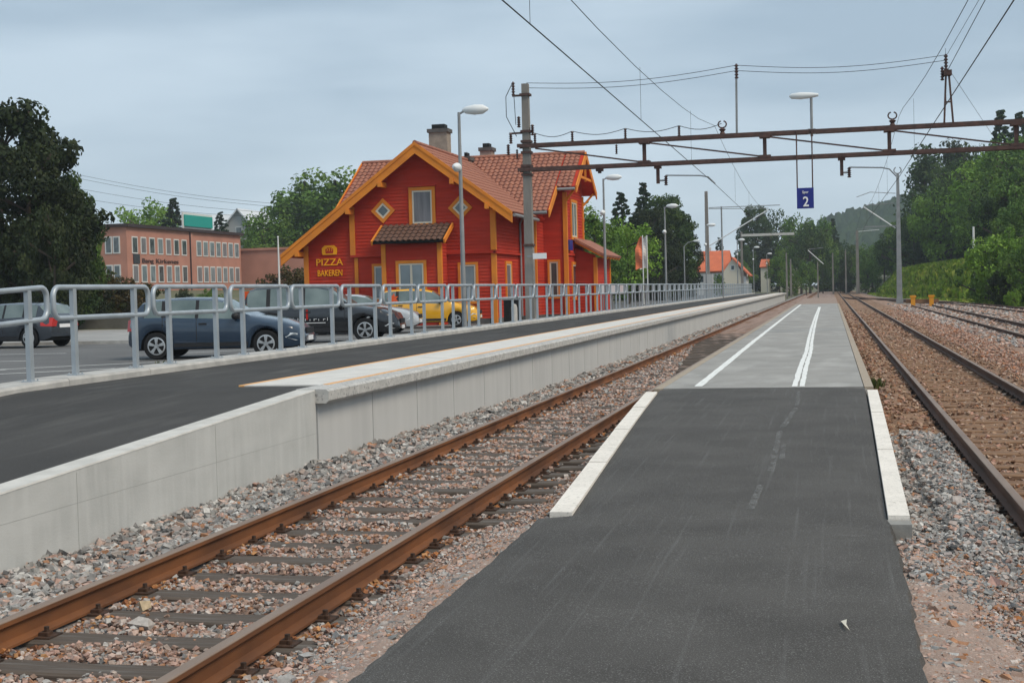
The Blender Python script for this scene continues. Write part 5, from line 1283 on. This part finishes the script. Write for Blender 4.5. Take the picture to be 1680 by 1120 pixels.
# left: big dark pine group
pine_o = ptree('pine', 2, 178, 66, 'tall dark pine with ragged crown at the edge of the forecourt', w=.95)
ptree('pine', 40, 245, 63, 'broad dark pine leaning beside the tallest pine', w=.80)
ptree('pine2', 98, 288, 68, 'rounded dark pine nearest the brick office', w=.72)
ptree('dark_b', 84, 325, 60, 'dense dark low conifer beneath the pines', w=.52)
ptree('dark_b', 30, 345, 62, 'dense dark low conifer under the tallest pine', w=.55)
ptree('dec_m', 142, 330, 74, 'thin loose green tree right of the dark pines', w=.30)
for i, (px, pyt, Y, k, w_, lab) in enumerate(((150, 435, 74, 'dark_b', .7, 'dark rounded shrub left of the russet shrubs'), (180, 440, 76, 'rus', 1.0, 'russet shrub behind the low retaining wall'), (212, 452, 78, 'rus', .9, 'low russet shrub before the brick office corner'), (120, 440, 72, 'dark_b', .8, 'dark shrub behind the low wall under the pines'), (240, 462, 80, 'dark_b', .9, 'dark low shrub right of the russet shrubs'), (468, 432, 100, 'rus', 1.0, 'russet shrub beside the white flagpole'), (490, 436, 104, 'dark_b', .9, 'dark shrub against the station house corner'), (300, 470, 90, 'dark_b', .8, 'low dark shrub beneath the office windows'), (345, 470, 92, 'dec_bm', .8, 'low green shrub beneath the office windows'))):
    ptree(k, px, pyt, Y, lab, None, w_, cat='shrub', name='shrub')
for (px, pyt, Y, k, w_, lab) in ((235, 316, 205, 'dec_l', .9, 'light green tree above the brick office roof'), (284, 322, 200, 'spruce2', 1.25, 'dark cone shaped tree beside the green roof sign'), (262, 338, 215, 'dec_m', .8, 'mid green tree between the light and dark trees behind the office'), (361, 345, 205, 'spruce2', 1.2, 'small dark tree before the pale gabled house'), (430, 345, 190, 'dec_m', 1.0, 'mid green tree right of the pale gabled house'), (415, 372, 200, 'dec_bm', .8, 'low green tree over the brick annex'),
        (495, 276, 198, 'dec_t', 1.15, 'tall green tree left behind the station house'), (549, 274, 196, 'dec_t', 1.2, 'tall green tree close behind the house roof'), (468, 316, 194, 'dec_m', .8, 'shorter green tree left of the tall pair behind the house'), (525, 300, 204, 'dec_d', .9, 'dark green tree between the tall pair behind the house'), (590, 330, 190, 'dec_m', .9, 'green tree mostly hidden by the house roof'), (440, 385, 196, 'dec_bm', .6, 'low green tree behind the annex')):
    ptree(k, px, pyt, Y, lab, None, w_)
# right of the house
for (px, pyt, Y, k, w_, lab) in ((972, 328, 105, 'dec_t', .95, 'narrow green tree right of the station porch'), (948, 345, 110, 'dec_m', .9, 'green tree hidden behind the house gable'), (1018, 312, 160, 'spruce2', 1.15, 'blue green conical tree past the second lamp'), (1055, 296, 185, 'spruce', 1.2, 'tall narrow spruce standing above its neighbours'), (1028, 348, 125, 'dec_l', .95, 'bright green tree behind the curved street lamp'), (1008, 366, 130, 'dec_l', .7, 'smaller bright green tree beside the station lamp'), (1088, 326, 165, 'pine2', .9, 'dark rounded pine right of the tall spruce'), (1066, 345, 160, 'pine', .75, 'dark pine below the tall spruce'), (1108, 346, 170, 'pine2', .62, 'dark pine on the falling edge of the grove'), (1124, 368, 178, 'pine', .55, 'dark pine at the right end of the grove'), (1080, 390, 150, 'dark_b', .6, 'dense dark understorey bush behind the banner flags'), (1104, 400, 152, 'dark_b', .5, 'dense dark understorey bush left of the villa'), (990, 400, 115, 'dec_d', .7, 'dark low tree behind the station lamp'), (1040, 405, 140, 'dark_b', .7, 'dense dark bush behind the curved street lamp'), (1180, 388, 262, 'spruce2', 1.0, 'small spruce behind the orange villa roof'), (1178, 447, 215, 'dec_bm', .5, 'green shrub tree in front of the orange villa')):
    ptree(k, px, pyt, Y, lab, None, w_)
# far centre
for (px, pyt, Y, k, w_, lab) in ((1238, 342, 330, 'pine2', .62, 'tall dark tree with thin top behind the crossbeam mast'), (1272, 340, 325, 'dec_d', .62, 'tall dark tree right of the thin topped one'), (1255, 378, 310, 'dark_b', .9, 'dark wide tree below the tall distant pair'), (1312, 346, 300, 'dec_m', .72, 'broad distant tree under the blue platform sign'), (1342, 352, 305, 'dec_m', .7, 'broad distant tree right of the platform sign'), (1328, 362, 290, 'dec_d', .8, 'dark distant tree in front of the broad pair'), (1366, 356, 340, 'spruce', 1.1, 'distant dark spruce left of the far hill'), (1225, 400, 300, 'dec_d', .7, 'dark distant tree right of the villa'), (1215, 425, 270, 'dec_bm', .7, 'green bushy tree right of the orange villa'), (1278, 415, 260, 'dec_m', .9, 'green tree hiding the small cream house'), (1298, 440, 255, 'dec_bm', .7, 'green bush beside the thin masts'), (1322, 425, 250, 'dec_m', .8, 'mid green tree behind the slim white armed post'), (1350, 425, 265, 'dec_d', .8, 'dark green tree behind the slanting white arm'), (1378, 392, 330, 'dec_d', .9, 'dark tree on the left flank of the far hill'), (1395, 400, 320, 'dec_d', .8, 'dark tree behind the flat headed mast'), (1420, 396, 300, 'dec_m', .8, 'green tree right of the flat headed mast'), (1388, 440, 280, 'dark_b', .8, 'dark bush at the yard throat'), (1424, 425, 275, 'dec_bm', .8, 'green bush at the foot of the wooded slope')):
    ptree(k, px, pyt, Y, lab, None, w_)
# right hand wooded slope
for (px, pyt, Y, k, w_, lab) in ((1516, 232, 262, 'col_d', 1.0, 'dark column shaped tree standing out from the wooded slope'), (1562, 208, 268, 'cone_d', .8, 'dark conical tree right of the column shaped one'), (1641, 176, 240, 'spruce', 1.2, 'spruce top rising above the steel beam'), (1672, 180, 245, 'spruce2', 1.0, 'spruce at the frame edge of the wooded slope'), (1600, 232, 235, 'dec_d', .8, 'dark tree on the ridge behind the beam')):
    ptree(k, px, pyt, Y, lab, None, w_)
slope = [(1448, 392, 270), (1465, 372, 260), (1485, 352, 255), (1500, 345, 245), (1522, 322, 250), (1540, 300, 240), (1560, 285, 245), (1585, 262, 260), (1600, 255, 245), (1625, 235, 205), (1650, 228, 195), (1672, 215, 205), (1695, 205, 200), (1550, 340, 260), (1580, 325, 255), (1610, 300, 185), (1640, 290, 168), (1668, 270, 165), (1692, 262, 165), (1475, 405, 277), (1500, 395, 270), (1530, 375, 263), (1560, 380, 260), (1590, 360, 255), (1620, 345, 170), (1430, 405, 290), (1660, 330, 150), (1690, 320, 150), (1635, 250, 230), (1575, 240, 280)]
kinds = ['dec_m', 'dec_l', 'dec_d', 'dec_m', 'dec_bm']
words = {'dec_m': 'mid green leafy tree growing on the wooded slope', 'dec_l': 'light green leafy tree growing on the wooded slope', 'dec_d': 'dark green leafy tree growing on the wooded slope', 'dec_bm': 'broad bushy tree growing on the wooded slope'}
for i, (px, pyt, Y) in enumerate(slope):
    k = kinds[(i*7+i//3) % 5]; ptree(k, px+R.uniform(-4, 4), pyt, Y, words[k], 'trees on the wooded slope', R.uniform(.75, 1.1) if k != 'dec_bm' else .7)
for (px, pyt, Y, k, w_, lab) in ((1655, 362, 118, 'dec_b', .85, 'large rounded light green bush at the yard edge'), (1622, 398, 122, 'dec_bm', .8, 'mid green bush left of the large rounded one'), (1690, 380, 112, 'dec_bm', .8, 'mid green bush right of the large rounded one'), (1616, 436, 124, 'dark_b', .5, 'dark low bush between the bank and the rounded bush'), (1640, 440, 112, 'dark_b', .7, 'dark bush below the large rounded bush'), (1550, 415, 262, 'dark_b', .6, 'dark bush above the grass bank'), (1480, 418, 268, 'dark_b', .6, 'dark bush left above the grass bank'), (1520, 402, 258, 'dec_b', .55, 'light green bush above the grass bank'), (1662, 470, 98, 'dec_b', .6, 'small light green weed bush by the sidings')):
    ptree(k, px, pyt, Y, lab, None, w_, cat='shrub', name='bush')
p = at_y(1597, 372, 135); MB().tube([(p.x, 135, float(ground_z(p.x, 135))-.2), (p.x, 135, p.z)], [.12, .09], 6).build('wooden_pole', 'pole_white', label='bare pale pole standing left of the large rounded bush', cat='pole')
# tall grass on the bank (uncountable)
n = 30000; gys = rng.uniform(112, 245, n); gxs = bank_x(gys) + rng.uniform(-1.2, 8.5, n); gz = ground_z(gxs, gys); hh = rng.uniform(.5, 1.3, n)*np.where(gxs > bank_x(gys)+.3, 1, .35)
a = rng.uniform(0, 2*PI, n); dx, dy = np.cos(a)*.30, np.sin(a)*.30; lx, ly = rng.normal(0, .2, (2, n))
V = np.stack([np.stack([gxs-dx, gys-dy, gz-.05], -1), np.stack([gxs+dx, gys+dy, gz-.05], -1), np.stack([gxs+dx*.4+lx, gys+dy*.4+ly, gz+hh], -1), np.stack([gxs-dx*.7+lx, gys-dy*.7+ly, gz+hh*.8], -1)], 1)
cc = np.array([(.22, .33, .030), (.18, .28, .025), (.29, .34, .055), (.14, .23, .025)])[rng.integers(0, 4, n)]*rng.uniform(.75, 1.2, (n, 1))
tag(link('bank_grass', npmesh('bank_grass', V.reshape(-1, 3), np.arange(n*4).reshape(-1, 4), 'leaf', np.repeat(cc, 4, 0))), 'tall green grass covering the bank beside the yard', 'grass', kind='stuff')
# weeds at the island edge and by the path
def weed(x, y, z, s, label, seed):
    g_ = np.random.default_rng(seed); n = 60; a = g_.uniform(0, 2*PI, n); r = g_.uniform(.2, 1, n)*s; h_ = g_.uniform(.3, 1, n)*s
    bx0, by0 = g_.normal(0, .35*s, n), g_.normal(0, .8*s, n); c_, s_ = np.cos(a), np.sin(a); wd = .12*s
    V = np.stack([np.stack([x+bx0-s_*wd, y+by0+c_*wd, z+0*a], -1), np.stack([x+bx0+s_*wd, y+by0-c_*wd, z+0*a], -1), np.stack([x+bx0+c_*r*.6+s_*wd*.4, y+by0+s_*r*.6, z+h_], -1), np.stack([x+bx0+c_*r*.6-s_*wd*.4, y+by0+s_*r*.6, z+h_], -1)], 1)
    cc = np.array([(.10, .13, .03), (.075, .10, .028), (.13, .13, .05)])[g_.integers(0, 3, n)]
    tag(link('weed', npmesh('weed', V.reshape(-1, 3), np.arange(n*4).reshape(-1, 4), 'leaf', np.repeat(cc, 4, 0))), label, 'weed')
weed(.78, 26.2, -.15, .22, 'green weed tuft growing against the island platform edge', 1)
weed(-13.2, 26.0, .42, .18, 'weed tuft behind the kerb below the blue hatchback', 3)
# far wooded hill
hx = np.linspace(-160, 420, 260); hy = np.linspace(720, 1150, 130); XX, YY = np.meshgrid(hx, hy, indexing='ij')
rid = np.interp(XX, [-160, -40, 0, 30, 66, 120, 200, 320, 520], [0, 18, 40, 47, 56, 66, 90, 120, 150])*np.exp(-((YY-930)/190)**2)
ZZ = rid + rng.random(XX.shape)**2*9.0*np.clip(rid/20, 0, 1) - 2
nx, ny = XX.shape; idx = np.arange(nx*ny).reshape(nx, ny); qs = np.stack([idx[:-1,:-1], idx[1:,:-1], idx[1:,1:], idx[:-1,1:]], -1).reshape(-1, 4)
tag(link('hill', npmesh('hill', np.stack([XX, YY, ZZ], -1).reshape(-1, 3), qs, 'hill')), kind='structure')

# ------------------------------------------------------------------ haze
hm = bpy.data.materials.new('haze'); hm.use_nodes = True; t = hm.node_tree; t.nodes.clear()
o_ = t.nodes.new('ShaderNodeOutputMaterial'); pv = t.nodes.new('ShaderNodeVolumePrincipled')
pv.inputs['Color'].default_value = (.80, .90, 1.0, 1); pv.inputs['Density'].default_value = .0003; pv.inputs['Anisotropy'].default_value = 0.0
t.links.new(pv.outputs['Volume'], o_.inputs['Volume']); MATS['haze'] = hm
hb = MB().box(-1600, 1600, -450, 1900, -6, 330).build('haze', 'haze', kind='stuff', label='thin blue haze filling the air over the valley', cat='haze')
